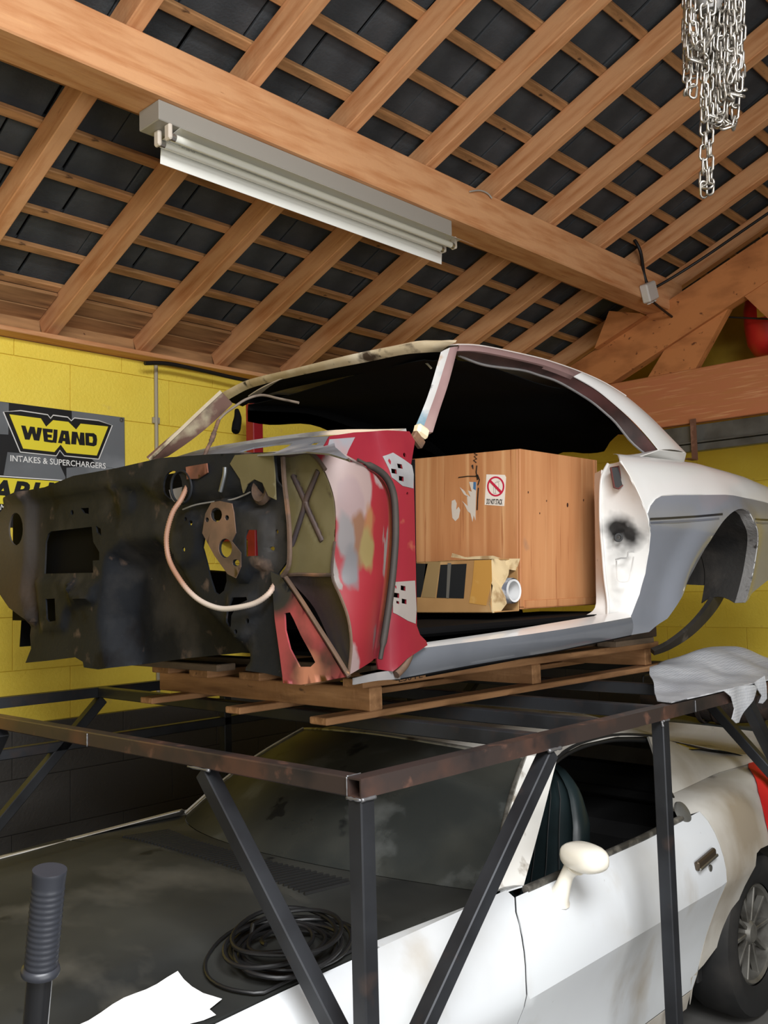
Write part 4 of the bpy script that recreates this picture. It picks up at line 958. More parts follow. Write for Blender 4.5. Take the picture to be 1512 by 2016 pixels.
for _p, _r, _c in (((672, 925), .05, (138, 118, 114)), ((700, 950), .045, (138, 118, 114)), ((690, 1000), .035, (132, 112, 110)), ((702, 1062), .03, (112, 78, 58)), ((680, 1060), .022, (112, 106, 106)), ((722, 1030), .018, (134, 92, 58)), ((720, 1080), .022, (122, 106, 66)), ((690, 1125), .022, (98, 96, 98)), ((716, 1205), .012, (104, 94, 84)), ((722, 1240), .012, (92, 90, 92))): spot(redm, tuple(U(*_p, 'y', 1.668)), _r, _r+.01, rgb(*[int(v*.9) for v in _c]), 22, .02, (1, 1, .45))
mauve = mat('mauve_primer', rgb(150, 122, 120), [(rgb(166, 142, 136), 4, .5, .75), (rgb(170, 70, 80), 5, .62, .70), (rgb(120, 98, 96), 6, .56, .74)], rough=.45)
worn = mat('worn_cream_channel', rgb(196, 178, 146), [(rgb(226, 214, 190), 6, .45, .65), (rgb(70, 56, 44), 9, .56, .66), (rgb(40, 36, 32), 16, .63, .72)], rough=.65)
gprim = mat('grey_primer', rgb(128, 126, 126), [(rgb(104, 102, 102), 6, .45, .7), (rgb(150, 146, 142), 5, .6, .8)], rough=.5)
swh = mat('shell_white_paint', rgb(238, 238, 236), [(rgb(228, 226, 222), 3, .5, .8)], rough=.28, coat=.4)
sgr = mat('shell_grey_paint', rgb(100, 103, 109), [(rgb(92, 95, 101), 3, .45, .75)], rough=.26, coat=.45)
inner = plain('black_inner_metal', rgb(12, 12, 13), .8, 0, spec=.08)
# ---- firewall: pressed sheet with holes
FX = 1.61
fo = [(70, 966), (104, 960), (160, 938), (245, 923), (333, 903), (437, 895.6), (500, 893), (558, 892), (561, 940), (566, 1000), (569, 1100), (548, 1128), (545, 1150), (552, 1230), (560, 1334), (519, 1325), (481, 1320), (467, 1307), (441, 1288), (311, 1301), (193, 1318), (165, 1314), (163, 1303), (148, 1294), (92, 1301), (50, 1305), (61, 1277), (59, 1251), (63, 1218), (33, 1196), (15, 1170), (2, 1147), (-3, 1095), (0, 1055), (6, 1030), (15, 1010), (37, 981)]
def eh(cx, cy, rx, ry, n=18): return ell(cx, cy, rx, ry, n)
fh = [eh(46.6, 1042, 14, 32), [(101, 1046), (180.5, 1037), (183.5, 1067), (195.4, 1087), (195.4, 1102.7), (182.5, 1103.7), (183.5, 1127.5), (87.3, 1129.5), (90, 1067), (95, 1051)],
      [(97, 1179), (115, 1178), (117, 1221.7), (103, 1223.7), (99, 1218)], [(158.7, 1000.5), (174.6, 999.5), (174.6, 1012), (164.7, 1010)], [(188.5, 1035), (198.4, 1041), (199.4, 1055), (190.5, 1048)], eh(142, 1009, 3, 5, 10),
      eh(357, 959, 19, 31), [(430, 1009), (438.7, 1002.6), (448.6, 1006), (450, 1021), (445.7, 1033.6), (445, 1044.8), (440, 1044.8), (438.7, 1031), (431, 1021)],
      [(401.5, 1059.6), (409, 1063), (419, 1083), (433.8, 1105.5), (445, 1120), (446, 1145), (441, 1162.6), (431, 1171), (422.6, 1166), (414, 1140), (406.5, 1108), (398.5, 1078)],
      eh(457.3, 1079.5, 12.4, 18), [(494.5, 1056), (499.5, 1043.5), (518, 1043.5), (520.6, 1094), (494.5, 1095.6)], eh(478.4, 1108, 6.5, 6, 12),
      [(464.8, 1176), (493, 1175), (494.5, 1181), (473.4, 1192), (463.5, 1212), (462.3, 1234.5), (451, 1232), (454.8, 1202)]]
for p, r in (((421.4, 1020), 3.5), ((460.5, 1016.7), 4), ((422.6, 1043.5), 3.5), ((461.5, 1042), 3), ((371.8, 1022.4), 3.5), ((381.7, 1030), 4.5), ((368, 1082), 4), ((495, 1222), 4.5), ((472, 1243), 4), ((545, 1047), 4), ((538, 1080), 3.5)): fh.append(eh(*p, r*.8, r*1.2, 10))
def yz(pts): return px2(pts, 'x', FX, 'yz')
def sstep(a, b, x):
    t = max(0, min(1, (x-a)/(b-a))); return t*t*(3-2*t)
def pdist(p, poly):
    """signed distance to a polygon, positive inside"""
    d = 1e9; n = len(poly); p = Vector(p)
    for i in range(n):
        a = Vector(poly[i]); b = Vector(poly[(i+1) % n]); ab = b-a; t = max(0, min(1, (p-a).dot(ab)/max(ab.dot(ab), 1e-12))); d = min(d, (p-a-ab*t).length)
    return d if inside(p, poly) else -d
REL = [(yz([(-20, 1000), (60, 985), (150, 975), (215, 964), (290, 960), (322, 985), (420, 984), (490, 969), (580, 955), (580, 880), (-20, 880)]), .030, .020),
       (yz([(-20, 960), (64, 960), (70, 1000), (68, 1100), (60, 1160), (72, 1225), (-20, 1225)]), .030, .018),
       (yz([(218, 1108), (245, 1085), (300, 1080), (335, 1108), (352, 1150), (385, 1205), (475, 1295), (440, 1330), (225, 1330), (205, 1220)]), -.10, .045),
       (yz([(405, 1045), (412, 1015), (430, 990), (448, 984), (475, 992), (532, 1010), (536, 1060), (533, 1118), (505, 1118), (490, 1142), (470, 1140), (440, 1095)]), .022, .010),
       (yz([(345, 1020), (375, 1010), (400, 1040), (392, 1100), (350, 1120), (335, 1080)]), .012, .012),
       (yz([(72, 1140), (145, 1140), (150, 1165), (190, 1180), (135, 1200), (128, 1240), (84, 1240), (78, 1190)]), .014, .012),
       (yz([(452, 1170), (500, 1165), (508, 1215), (482, 1262), (462, 1255), (446, 1215)]), .014, .008),
       (yz([(225, 955), (262, 970), (262, 1005), (240, 1012), (228, 985)]), .010, .005), (yz([(140, 1150), (192, 1150), (186, 1185), (150, 1180)]), .018, .01)]
def fwfn(y, z):
    x = FX
    for poly, dep, soft in REL: x -= dep*sstep(-soft, soft, pdist((y, z), poly))
    x += .05*sstep(1.80, 1.55, z)*sstep(1.9, 2.2, y)*0
    return Vector((x, y, z))
fw = sheet('firewall', yz(fo), [yz(h) for h in fh], fwfn, fwm, shell, step=.016, thick=(.006, 0, 0), angle=42, edge=.010)
# round ducting ring, plates and brackets on the firewall
def ring_at(px, py, rx, ry, tr, m, name, parent, xo=.0):
    P = [U(a, b, 'x', FX-xo) for a, b in ell(px, py, rx, ry, 28)]; return tube(name, P, tr, m, parent, 6, closed=True)
ring_at(357, 959, 20, 32, .004, fwm, 'duct_ring', fw, .034)
c0 = U(357, 962, 'x', FX+.02); sheet('duct_flap', yz([(339, 965), (374, 957), (374, 985), (358, 992), (344, 985)]), [], lambda y, z: (FX-.012, y, z), gprim, fw, step=.05, thick=(.003, 0, 0))
def plate(name, pts, m, parent, xo, th=.004, holes=()):
    return sheet(name, yz(pts), [yz(h) for h in holes], lambda y, z: (FX-xo, y, z), m, parent, step=.03, thick=(th, 0, 0), edge=.01)
plate('data_plate', [(386, 921), (427, 914), (429, 932), (410, 944), (388, 945)], mat('rusty_plate', rgb(120, 72, 54), [(rgb(150, 100, 80), 20, .5, .7), (rgb(80, 50, 40), 9, .5, .7)], rough=.7), fw, .036, .004)
P = [U(*p, 'x', FX-.04) for p in ((443, 920), (442, 935), (436, 960), (434, 968))]; tube('bracket_clip', catmull(P, 4), .006, plain('bare_steel', rgb(120, 122, 124), .35, .8), fw, 8)
plate('reinforcement_plate', [(418, 1012), (430, 990), (446, 987), (470, 992), (474, 1010), (478, 1050), (470, 1066), (488, 1088), (488, 1116), (478, 1138), (462, 1130), (436, 1094), (412, 1050)], mat('surface_rust', rgb(92, 74, 62), [(rgb(122, 94, 76), 7, .45, .7), (rgb(60, 50, 44), 9, .5, .7)], rough=.6, metal=.2), fw, .0245, .003,
      [eh(439.5, 1014, 11.5, 14, 14)+[], eh(457.3, 1079.5, 13.5, 19, 18), eh(478.4, 1108, 7.5, 7, 12), eh(421.4, 1024, 4, 5, 8), eh(460.5, 1020, 4.5, 5.5, 8)])
tube('sealer_bead', catmull([U(*p, 'x', FX-.012) for p in ((360, 1003), (385, 994), (420, 988), (455, 984), (480, 975), (494, 968))], 5), .0025, plain('white_sealer', rgb(130, 128, 124), .6), fw, 6)
tube('sealer_bead', catmull([U(*p, 'x', FX-.024) for p in ((557, 900), (560, 950), (566, 1000), (570, 1050), (569, 1110), (556, 1134))], 5), .007, rustb, fw, 6)
# olive plenum corner with the rusted hole
plate('plenum_corner', [(482, 898), (556, 893), (560, 935), (562, 985), (548, 978), (536, 952), (520, 945), (506, 955), (498, 972), (492, 945), (472, 915)], olive, fw, .034, .004)
lathe('rusted_bushing', [(.010, 0), (.032, .002), (.040, .016), (.030, .026), (.016, .020), (.012, .002)], rustb, fw, 20, Matrix.Translation(U(524, 966, 'x', FX-.002)) @ Matrix.Rotation(math.radians(-90), 4, 'Y'), cap=False)
# ---- driver's cowl-side box: olive end panel with pressed cross, gusset and red wrap
GX = FX-.004
ge = [(556, 892), (602, 888), (628, 907), (646.7, 944), (658, 981), (661.5, 1018), (660, 1066), (655, 1132), (610, 1134), (562, 1132), (569, 1100), (566, 1000), (561, 940)]
crossp = [yz([(574, 936), (583, 932), (606, 980), (612, 1000), (640, 1064), (632, 1071), (600, 1010), (596, 985)]), yz([(624, 922), (632, 928), (610, 985), (602, 1010), (580, 1078), (572, 1070), (594, 1005), (600, 980)])]
def gfn(y, z):
    d = max(pdist((y, z), c) for c in crossp); return Vector((GX+.010*sstep(-.004, .010, d), y, z))
gp_ = sheet('end_panel', yz(ge), [], gfn, olive, shell, step=.011, thick=(.004, 0, 0), angle=45, edge=.01)
xm = mat('cross_stain', rgb(48, 40, 42), [(rgb(72, 56, 48), 8, .5, .7)], rough=.6)
for k, c in enumerate(([(578, 936), (601, 986), (606, 1000), (636, 1066)], [(628, 926), (604, 982), (598, 1006), (576, 1074)])):
    P = catmull([U(*p, 'x', GX+.006) for p in c], 6); tube('pressed_cross', P, .0085, xm, gp_, 8)
tube('weld_seam', catmull([U(*p, 'x', GX-.002) for p in ((560, 1133), (590, 1131), (625, 1132), (655, 1132))], 5), .005, rustb, gp_, 6)
tube('panel_lip', catmull([U(*p, 'x', GX-.002) for p in ((547, 893), (570, 896), (602, 889), (622, 901), (640, 925))], 6), .006, rustb, gp_, 6)
go = [(562, 1134), (655, 1133), (687, 1218), (694, 1270), (687, 1332), (660, 1285), (625, 1230), (590, 1175)]
gsy = yz(go)
def gus(y, z): return Vector((GX+.03*sstep(1.60, 1.76, z)*sstep(1.90, 1.78, y)+.0, y, z))
sheet('gusset', gsy, [], gus, mat('burnt_gusset', rgb(52, 40, 40), [(rgb(34, 32, 34), 4, .4, .65, (1, .6, 1)), (rgb(96, 66, 52), 7, .6, .75), (rgb(90, 34, 40), 3, .62, .75)], rough=.4, bump=.1), shell, step=.02, thick=(.004, 0, 0))
bo = [(542, 1125), (562, 1134), (590, 1175), (625, 1230), (660, 1285), (688, 1332), (640, 1341), (602, 1347), (567, 1344), (560, 1290), (550, 1218), (546, 1165)]
bh = [(569, 1206.7), (580, 1205), (587, 1218), (602, 1251), (620.7, 1284.5), (630, 1303), (620.7, 1312), (598.5, 1312), (580, 1277), (570.7, 1240)]
brm = mat('pink_rusty_bracket', rgb(150, 62, 66), [(rgb(186, 96, 90), 4, .5, .7), (rgb(72, 44, 42), 4, .52, .66), (rgb(176, 112, 84), 7, .62, .74), (rgb(40, 38, 40), 5, .64, .72)], rough=.5)
spot(brm, tuple(U(550, 1150, 'x', FX)), .06, .10, rgb(34, 36, 40), 10, .02)
spot(brm, tuple(U(620, 1335, 'x', FX)), .03, .08, rgb(176, 116, 90), 20, .03)
brk = sheet('bracket', yz(bo), [yz(bh)], lambda y, z: (GX-.012, y, z), brm, shell, step=.02, thick=(.005, 0, 0), edge=.01)
tube('bracket_edge', catmull([U(*p, 'x', GX-.014) for p in ((562, 1136), (590, 1177), (625, 1232), (660, 1287), (687, 1332))], 5), .006, rustb, brk, 6)
WA = L3([(602, 888), (628, 907), (646.7, 944), (658, 981), (661.5, 1018), (660, 1066), (655, 1132)], 'x', GX)+L3([(672, 1175), (687, 1218), (693, 1270), (687, 1329)], 'x', GX)
BY_ = 1.672
WB = L3([(691, 905), (732, 929), (754, 958.5), (763, 995.6), (764, 1047), (760, 1103), (752, 1177), (741, 1251), (735, 1299)], 'y', BY_)
strip2('cowl_side', WA, WB, redm, shell, 48, 14, .004, (0, -.016, .006), angle=60)
tube('wrap_edge_rust', [p+Vector((-.002, 0, 0)) for p in resamp(WA[5:], 24)], .004, rustb, shell, 6)
WC = L3([(702, 907), (754, 932.6), (772.6, 966), (777, 1010), (778, 1066), (772.6, 1140), (759.6, 1232.6), (746.7, 1295.6)], 'y', 1.684)
flg = mat('old_rubber_flange', rgb(44, 38, 34), [(rgb(66, 56, 48), 6, .5, .72), (rgb(34, 32, 30), 5, .5, .7)], rough=.7)
MB_ = [a.lerp(b, .5)+Vector((0, -.014, 0)) for a, b in zip(resamp(WB, 40), resamp(WC, 40))]
tube('door_seal_flange', MB_, [.004]*3+[.0095]*35+[.006]*3, flg, shell, 8)
strip2('pillar_return', [p+Vector((0, .006, 0)) for p in WB], [p+Vector((0, .008, 0)) for p in WC], red, shell, 24, 2, .004)
# ---- hinge pillar
HY = 1.690
ho = [(700, 906), (735, 915), (760, 935), (776, 970), (780, 1010), (781, 1066), (775, 1140), (762, 1232), (748, 1297), (752, 1318), (775, 1322), (800, 1296), (842, 1270), (839, 1262), (826, 1250), (819, 1232), (818, 1158), (815, 1010), (813, 940), (812, 914), (833, 866), (826, 846), (780, 844), (720, 847), (668, 855), (650, 878)]
sq = [(787.4, 917.8), (774.5, 928), (787.4, 942.6), (791, 1158), (779, 1172), (793, 1184), (781, 1186)]
def sqh(x, y, r=4.6): return [(x-r, y-r-1), (x+r, y-r+1), (x+r, y+r+1), (x-r, y+r-1)]
hh_ = [sqh(*p, 4.6 if i != 6 else 2.5) for i, p in enumerate(sq)]+[eh(803, 895, 3, 5, 10), eh(800, 972, 2, 3, 8)]
def xz(pts): return px2(pts, 'y', HY, 'xz')
def hfn(x, z): return Vector((x, HY+.0+max(0, z-2.10)*.30+.010*sstep(1.84, 1.80, x)-.004*math.sin((x-1.80)*20), z))
hp = sheet('hinge_pillar', xz(ho), [xz(h) for h in hh_], hfn, red, shell, step=.018, thick=(0, .005, 0), angle=40, edge=.012)
def hpatch(name, pts, m, holes): return sheet(name, xz(pts), [xz(h) for h in holes], lambda x, z: hfn(x, z)+Vector((0, -.0012, 0)), m, hp, step=.02, thick=(0, .0008, 0), edge=.012)
hpatch('primer_patch', [(762, 897), (780, 890), (800, 905), (813, 916), (812, 962), (790, 957), (770, 940)], gprim, hh_[:3])
hpatch('primer_patch', [(773, 1146), (815, 1143), (818, 1200), (816, 1228), (800, 1222), (774, 1206)], mat('rusty_grey_primer', rgb(124, 116, 110), [(rgb(150, 112, 90), 9, .56, .7), (rgb(100, 94, 90), 6, .5, .7)], rough=.55), hh_[3:7])
hpatch('primer_patch', [(665, 862), (720, 857), (700, 885), (688, 905), (655, 882)], mat('rusty_cowl_corner', rgb(140, 104, 100), [(rgb(120, 118, 122), 5, .45, .6), (rgb(176, 120, 96), 9, .6, .72), (rgb(170, 56, 66), 4, .6, .7)], rough=.5), [])
# backing so the hinge holes read dark
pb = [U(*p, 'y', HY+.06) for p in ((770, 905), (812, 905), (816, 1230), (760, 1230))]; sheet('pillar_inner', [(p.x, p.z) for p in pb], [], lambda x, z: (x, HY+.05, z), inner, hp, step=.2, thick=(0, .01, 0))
# ---- rocker
RT_ = L3([(842, 1264), (1000, 1241), (1090, 1226), (1175, 1212)], 'y', 1.80)+L3([(1230, 1203)], 'y', 1.81)
RM = L3([(796, 1281), (809, 1287), (980, 1262), (1080, 1246), (1191, 1237)], 'y', [1.705, 1.703, 1.702, 1.702, 1.702])+L3([(1240, 1223)], 'y', 1.705)
RM = L3([(797, 1280), (980, 1257), (1080, 1243), (1160, 1230), (1243, 1215)], 'y', [1.705]*5)
RB = L3([(781, 1337), (931, 1309), (1080, 1284), (1149, 1270), (1243, 1250)], 'y', [1.735]*5)
roc = strip2('rocker_top', RT_[:1]+RT_[1:], RM, swh, shell, 24, 3, .004, (0, 0, .002), flip=True)
strip2('rocker_panel', RM, RB, sgr, shell, 24, 5, .004, (0, -.008, 0), flip=True)
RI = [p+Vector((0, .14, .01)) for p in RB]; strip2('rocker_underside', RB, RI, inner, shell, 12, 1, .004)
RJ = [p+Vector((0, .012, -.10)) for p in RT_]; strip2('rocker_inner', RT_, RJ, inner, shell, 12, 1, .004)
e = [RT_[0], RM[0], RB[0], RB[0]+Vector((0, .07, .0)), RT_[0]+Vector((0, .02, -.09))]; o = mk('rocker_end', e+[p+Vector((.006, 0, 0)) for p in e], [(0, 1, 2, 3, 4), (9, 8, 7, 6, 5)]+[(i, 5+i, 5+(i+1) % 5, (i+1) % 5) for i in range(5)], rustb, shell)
fl_ = L3([(797, 1281), (812, 1286), (800, 1322), (778, 1337), (765, 1337)], 'y', 1.698); tube('pinch_flange', catmull([(p+Vector((0, -.002, 0))) for p in L3([(806, 1284), (796, 1308), (778, 1328)], 'y', 1.70)], 5), .012, rustb, shell, 8)
strip2('lower_lip', L3([(694, 1335), (740, 1324), (785, 1318)], 'y', [1.66, 1.69, 1.72]), L3([(694, 1348), (740, 1340), (785, 1337)], 'y', [1.66, 1.69, 1.72]), gprim, shell, 10, 1, .005)
# ---- quarter panel
Qp = [(1221, 908), (1244.6, 947), (1267, 995.6), (1278, 1032.6), (1281, 1051), (1278, 1084.5), (1270.5, 1129), (1259, 1170), (1244.6, 1207), (1240, 1217), (1243, 1250), (1278, 1244), (1307.6, 1218), (1322, 1192), (1344.6, 1155), (1367, 1118), (1389, 1073), (1400, 1047), (1415, 1025), (1433.5, 1008), (1452, 1002), (1467, 1008), (1474, 1021.5), (1484, 1047.5), (1486, 1077), (1479, 1121.5), (1467, 1158.6), (1458, 1186), (1470, 1176), (1512, 1142), (1560, 1100)]
_ar = [(q.x, q.y) for q in catmull([(p[0], p[1], 0) for p in Qp[12:28]], 3)]
Qp = Qp[:12]+_ar+Qp[28:]; NA = 12+len(_ar)
def iq(p): return inv(ss, p[0], p[1], 3.2+(p[0]-1220)/330, .85-(p[1]-900)/480)
Quv = [iq(p) for p in Qp]
xe = SXR+1.15
qtop = [(xe, Quv[-1][1]+.05), (xe+.02, VMAX), (4.3, VMAX), (3.7, VMAX), (3.45, VMAX-.01), (3.30, VMAX-.03)]
Qo = Quv+qtop
qn = lambda d: (lambda u, v: ss(u, v)+Vector((0, -d, d*.3)))
def flare(u, v):
    """raised lip round the wheel opening"""
    p = ss(u, v); c = ss(SXR+.03, v_of_z(.33)); r = math.hypot(p.x-(SXR+.03), p.z-(SZ+.36)); p.y -= .022*sstep(.50, .36, r)*sstep(.25, .34, r); return p
quarter = sheet('quarter_panel', Qo, [], flare, swh, shell, step=.03, thick=(0, .004, -.001), angle=40, edge=.02)
ls = lambda d: (lambda u, v: flare(u, v)+Vector((0, -d, d*.25)))
stripe_top = [iq(p) for p in ((1275, 1011), (1280, 997), (1290, 984), (1302, 977), (1330, 975), (1380, 974.5), (1440, 976), (1480, 983), (1512, 991), (1560, 1003))]
gout = stripe_top+[(xe-.01, stripe_top[-1][1]-.02), (xe-.01, Quv[-1][1]+.05)]+[Quv[i] for i in range(len(Quv)-1, 2, -1)]
qgr = mat('quarter_grey_paint', rgb(134, 138, 147), [(rgb(124, 128, 136), 3, .45, .75)], rough=.26, coat=.4)
gb = sheet('grey_paint_band', gout, [], ls(.0012), qgr, quarter, step=.03, thick=(0, .0008, 0), angle=40, edge=.02)
def band(name, pts, w, m, d):
    a = [iq(p) for p in pts]; b = [iq((p[0], p[1]+w)) for p in pts[::-1]]; return sheet(name, a+b, [], ls(d), m, quarter, step=.05, thick=(0, .0006, 0), edge=.03)
blackp = plain('black_pinstripe', rgb(34, 38, 46), .3); grp = plain('dark_grey_pinstripe', rgb(100, 104, 114), .3)
band('pinstripe', [(1279, 1020), (1320, 1018), (1370, 1015), (1412, 1011)], 4.2, blackp, .0022); band('pinstripe', [(1281, 1028), (1320, 1026), (1370, 1023), (1405, 1020)], 4, grp, .0022)
band('pinstripe', [(1480, 1021), (1512, 1022), (1555, 1023)], 3.5, blackp, .0022); band('pinstripe', [(1482, 1028), (1512, 1029), (1555, 1030)], 3.5, grp, .0022)
tube('stripe_edge_line', [ss(*q)+Vector((0, -.0018, .0006)) for q in [iq(p) for p in ((1274, 1011), (1279, 996), (1289, 983), (1302, 975.5), (1330, 973.5), (1380, 973), (1440, 974.5), (1480, 981.5), (1512, 989.5))]], .0013, plain('white_line', rgb(245, 245, 245), .3), quarter, 5)
# wheel-opening lip, tub and inner structure
lipuv = [iq(p) for p in Qp[12:NA]]; LP = [flare(*q) for q in lipuv]; LI = [p+Vector((0, .05, -.002)) for p in LP]
strip2('arch_lip', LP[::1], LI[::1], mat('sealed_grey_lip', rgb(136, 134, 132), [(rgb(70, 66, 62), 20, .6, .7)], rough=.8, bump=.4), shell, 40, 2, .003, flip=True)
LJ = []
cxr = Vector((SXR+.05, 0, SZ+.33))
for p in LI:
    d = Vector((p.x-cxr.x, 0, p.z-cxr.z)); LJ.append(Vector((cxr.x+d.x*.97, 1.97, cxr.z+d.z*.97)))
tub = mat('dark_underseal', rgb(44, 42, 40), [(rgb(62, 58, 54), 8, .5, .7), (rgb(26, 25, 25), 5, .5, .7)], rough=.9, bump=.3)
strip2('wheel_tub', LI[6:], LJ[6:], tub, shell, 40, 6, .004, (0, 0, .03), flip=True)
tin = L3([(1340, 1150), (1352, 1118), (1385, 1060), (1420, 1020), (1455, 1008), (1470, 1030), (1468, 1080), (1425, 1150), (1415, 1152), (1404, 1153)], 'y', 1.97)
sheet('tub_wall', [(p.x, p.z) for p in tin], [], lambda x, z: (x, 1.975, z), tub, shell, step=.06, thick=(0, .004, 0))
st = L3([(1281, 1276), (1308, 1264), (1340, 1241), (1368, 1214), (1395, 1178), (1415, 1140), (1424, 1112)], 'y', 1.93); st2 = L3([(1281, 1284), (1312, 1274), (1350, 1252), (1383, 1222), (1410, 1188), (1428, 1150), (1436, 1120)], 'y', 1.95)
strip2('tub_flange', st, st2, mat('dark_flange', rgb(60, 56, 52), [(rgb(110, 104, 96), 9, .6, .72), (rgb(34, 33, 32), 4, .45, .7)], rough=.6), shell, 24, 2, .02)
# ---- B-pillar door jamb
JO = [ss(*q) for q in Quv[:10]]
JI = L3([(1196, 914), (1184, 940), (1181, 985), (1182, 1040), (1186, 1090), (1190, 1140), (1196, 1185), (1196, 1214)], 'y', [1.83, 1.835, 1.84, 1.84, 1.84, 1.84, 1.835, 1.82])
jm = mat('jamb_white_paint', rgb(226, 224, 220), [(rgb(204, 198, 190), 4, .5, .75), (rgb(90, 70, 56), 26, .72, .76)], rough=.35, coat=.2)
sc_ = on_plane(1217, 1058, JO[4].lerp(JI[3], .5), Vector((-.75, -.66, 0)))
for p, a, b in (((1216, 1042), .03, .08), ((1240, 1060), .02, .07), ((1224, 1095), -.02, .07), ((1226, 1175), -.04, .07)):
    q = on_plane(*p, JO[4].lerp(JI[3], .5), Vector((-.75, -.66, 0))); spot(jm, tuple(q), a, b, rgb(34, 32, 31), 16, .03)
jamb = strip2('door_jamb', JO, JI, jm, shell, 40, 12, .004, (.012, .006, 0), angle=50, flip=True)
K1 = L3([(1184, 925), (1181, 960), (1181, 1010), (1185, 1080), (1192, 1150), (1198, 1205), (1180, 1222)], 'y', [1.835, 1.838, 1.84, 1.84, 1.838, 1.83, 1.81]); K2 = L3([(1171, 932), (1170, 960), (1171, 1010), (1172, 1080), (1173, 1150), (1172, 1195), (1152, 1212)], 'y', [1.90, 1.90, 1.90, 1.90, 1.90, 1.88, 1.86])
strip2('inner_jamb', K1, K2, jm, shell, 24, 3, .004, flip=True)
tube('jamb_bead', [p+Vector((-.004, -.004, 0)) for p in resamp(JI, 30)], .006, jm, jamb, 8)
sn = Vector((-.75, -.66, 0)).normalized(); Ms = Matrix.Translation(sc_+sn*.002) @ sn.to_track_quat('Z', 'Y').to_matrix().to_4x4()
lathe('striker_ring', [(.008, .0), (.009, .008), (.016, .008), (.018, 0)], plain('black_striker', rgb(22, 22, 22), .4, .4), jamb, 20, Ms, cap=False)
lp = [(1201, 921), (1216, 919), (1221, 935), (1226, 955), (1216, 963), (1208, 960)]
pl0 = JO[1].lerp(JI[1], .5); V = [on_plane(*p, pl0, sn)+sn*.012 for p in lp]; nV = len(V); o = mk('latch_pocket', V+[v-sn*.02 for v in V], [tuple(range(nV)), tuple(range(2*nV-1, nV-1, -1))]+[(i, nV+i, nV+(i+1) % nV, (i+1) % nV) for i in range(nV)], plain('pocket_black', rgb(14, 12, 12), .6), jamb)
tube('pocket_edge', V, .0035, mat('pocket_rust', rgb(96, 50, 46), (), rough=.6), jamb, 6, closed=True)
for pts in ([(1221, 977), (1227, 977), (1238, 1010), (1248, 1037)], [(1221, 977), (1228, 1005), (1236, 1038)], [(1211, 1102), (1222, 1099), (1234, 1098), (1237, 1087), (1248, 1086)], [(1213, 1104), (1215, 1135), (1219, 1144), (1232, 1145), (1239, 1138), (1247, 1096)]):
    tube('pressed_rib', catmull([on_plane(*p, JO[4].lerp(JI[3], .45), sn)+sn*.004 for p in pts], 5), .0028, jm, jamb, 6)
# ---- cowl, windshield opening, roof
lip = L3([(815, 846), (745, 845), (665, 846)], 'z', [2.252, 2.262, 2.268])+L3([(570, 856), (480, 869), (380, 889), (300, 906)], 'z', [2.27, 2.27, 2.275, 2.28])
lip = resamp([Vector((2.02, 1.80, 2.25))]+lip[1:-1]+[Vector((2.11, 3.36, 2.288))], 40)
cowlm = mat('grey_cowl_paint', rgb(112, 116, 122), [(rgb(70, 70, 72), 4, .45, .7), (rgb(150, 148, 146), 6, .58, .75), (rgb(60, 52, 46), 9, .66, .74)], rough=.4)
liprim = mat('worn_lip', rgb(150, 148, 144), [(rgb(90, 88, 86), 8, .45, .65), (rgb(214, 190, 160), 5, .60, .66), (rgb(50, 48, 46), 12, .64, .72)], rough=.5)
spot(liprim, (1.97, 1.93, 2.27), .10, .14, rgb(226, 206, 180), 16, .03)
fwt = [U(*p, 'x', FX-.02) for p in ((640, 897), (558, 892), (500, 893), (437, 896), (333, 904), (245, 923), (150, 941))]; fwt = resamp(fwt, 40)
lo_ = [p+Vector((-.035, 0, -.012)) for p in lip]
strip2('windshield_lip', lip, lo_, liprim, shell, 40, 2, .008)
cn = Vector((-.30, -.05, 1)).normalized()
cwp = [(655, 858), (590, 861), (520, 868), (450, 880), (380, 893), (330, 903), (400, 898.5), (480, 896.5), (556, 893), (602, 889), (648, 893), (690, 906), (660, 880)]
P0 = Vector((1.90, 2.0, 2.252))
C3 = [on_plane(*p, P0, cn) for p in cwp]
ch_ = [[(470, 889), (500, 881), (540, 875), (577, 872), (566, 880), (548, 888), (510, 892)], [(606.7, 876), (618, 870), (632, 869), (622, 875.5)]]
def cz(x, y): return P0.z-((x-P0.x)*cn.x+(y-P0.y)*cn.y)/cn.z
def cxy(pts): return [(q.x, q.y) for q in (on_plane(*p, P0, cn) for p in pts)]
sheet('cowl_top', cxy(cwp), [cxy(h) for h in ch_], lambda x, y: (x, y, cz(x, y)), cowlm, shell, step=.03, thick=(0, 0, -.004), edge=.015)
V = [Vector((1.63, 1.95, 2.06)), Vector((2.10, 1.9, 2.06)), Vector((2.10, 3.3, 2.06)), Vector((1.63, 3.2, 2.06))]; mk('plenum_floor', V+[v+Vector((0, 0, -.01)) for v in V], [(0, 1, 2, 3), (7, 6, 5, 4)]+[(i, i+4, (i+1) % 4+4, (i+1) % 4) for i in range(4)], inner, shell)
V = [Vector((2.05, 1.86, 2.06)), Vector((2.05, 3.30, 2.06)), Vector((2.08, 3.30, 2.25)), Vector((2.03, 1.86, 2.24))]; mk('plenum_back', V+[v+Vector((.01, 0, 0)) for v in V], [(0, 1, 2, 3), (7, 6, 5, 4)]+[(i, i+4, (i+1) % 4+4, (i+1) % 4) for i in range(4)], inner, shell)
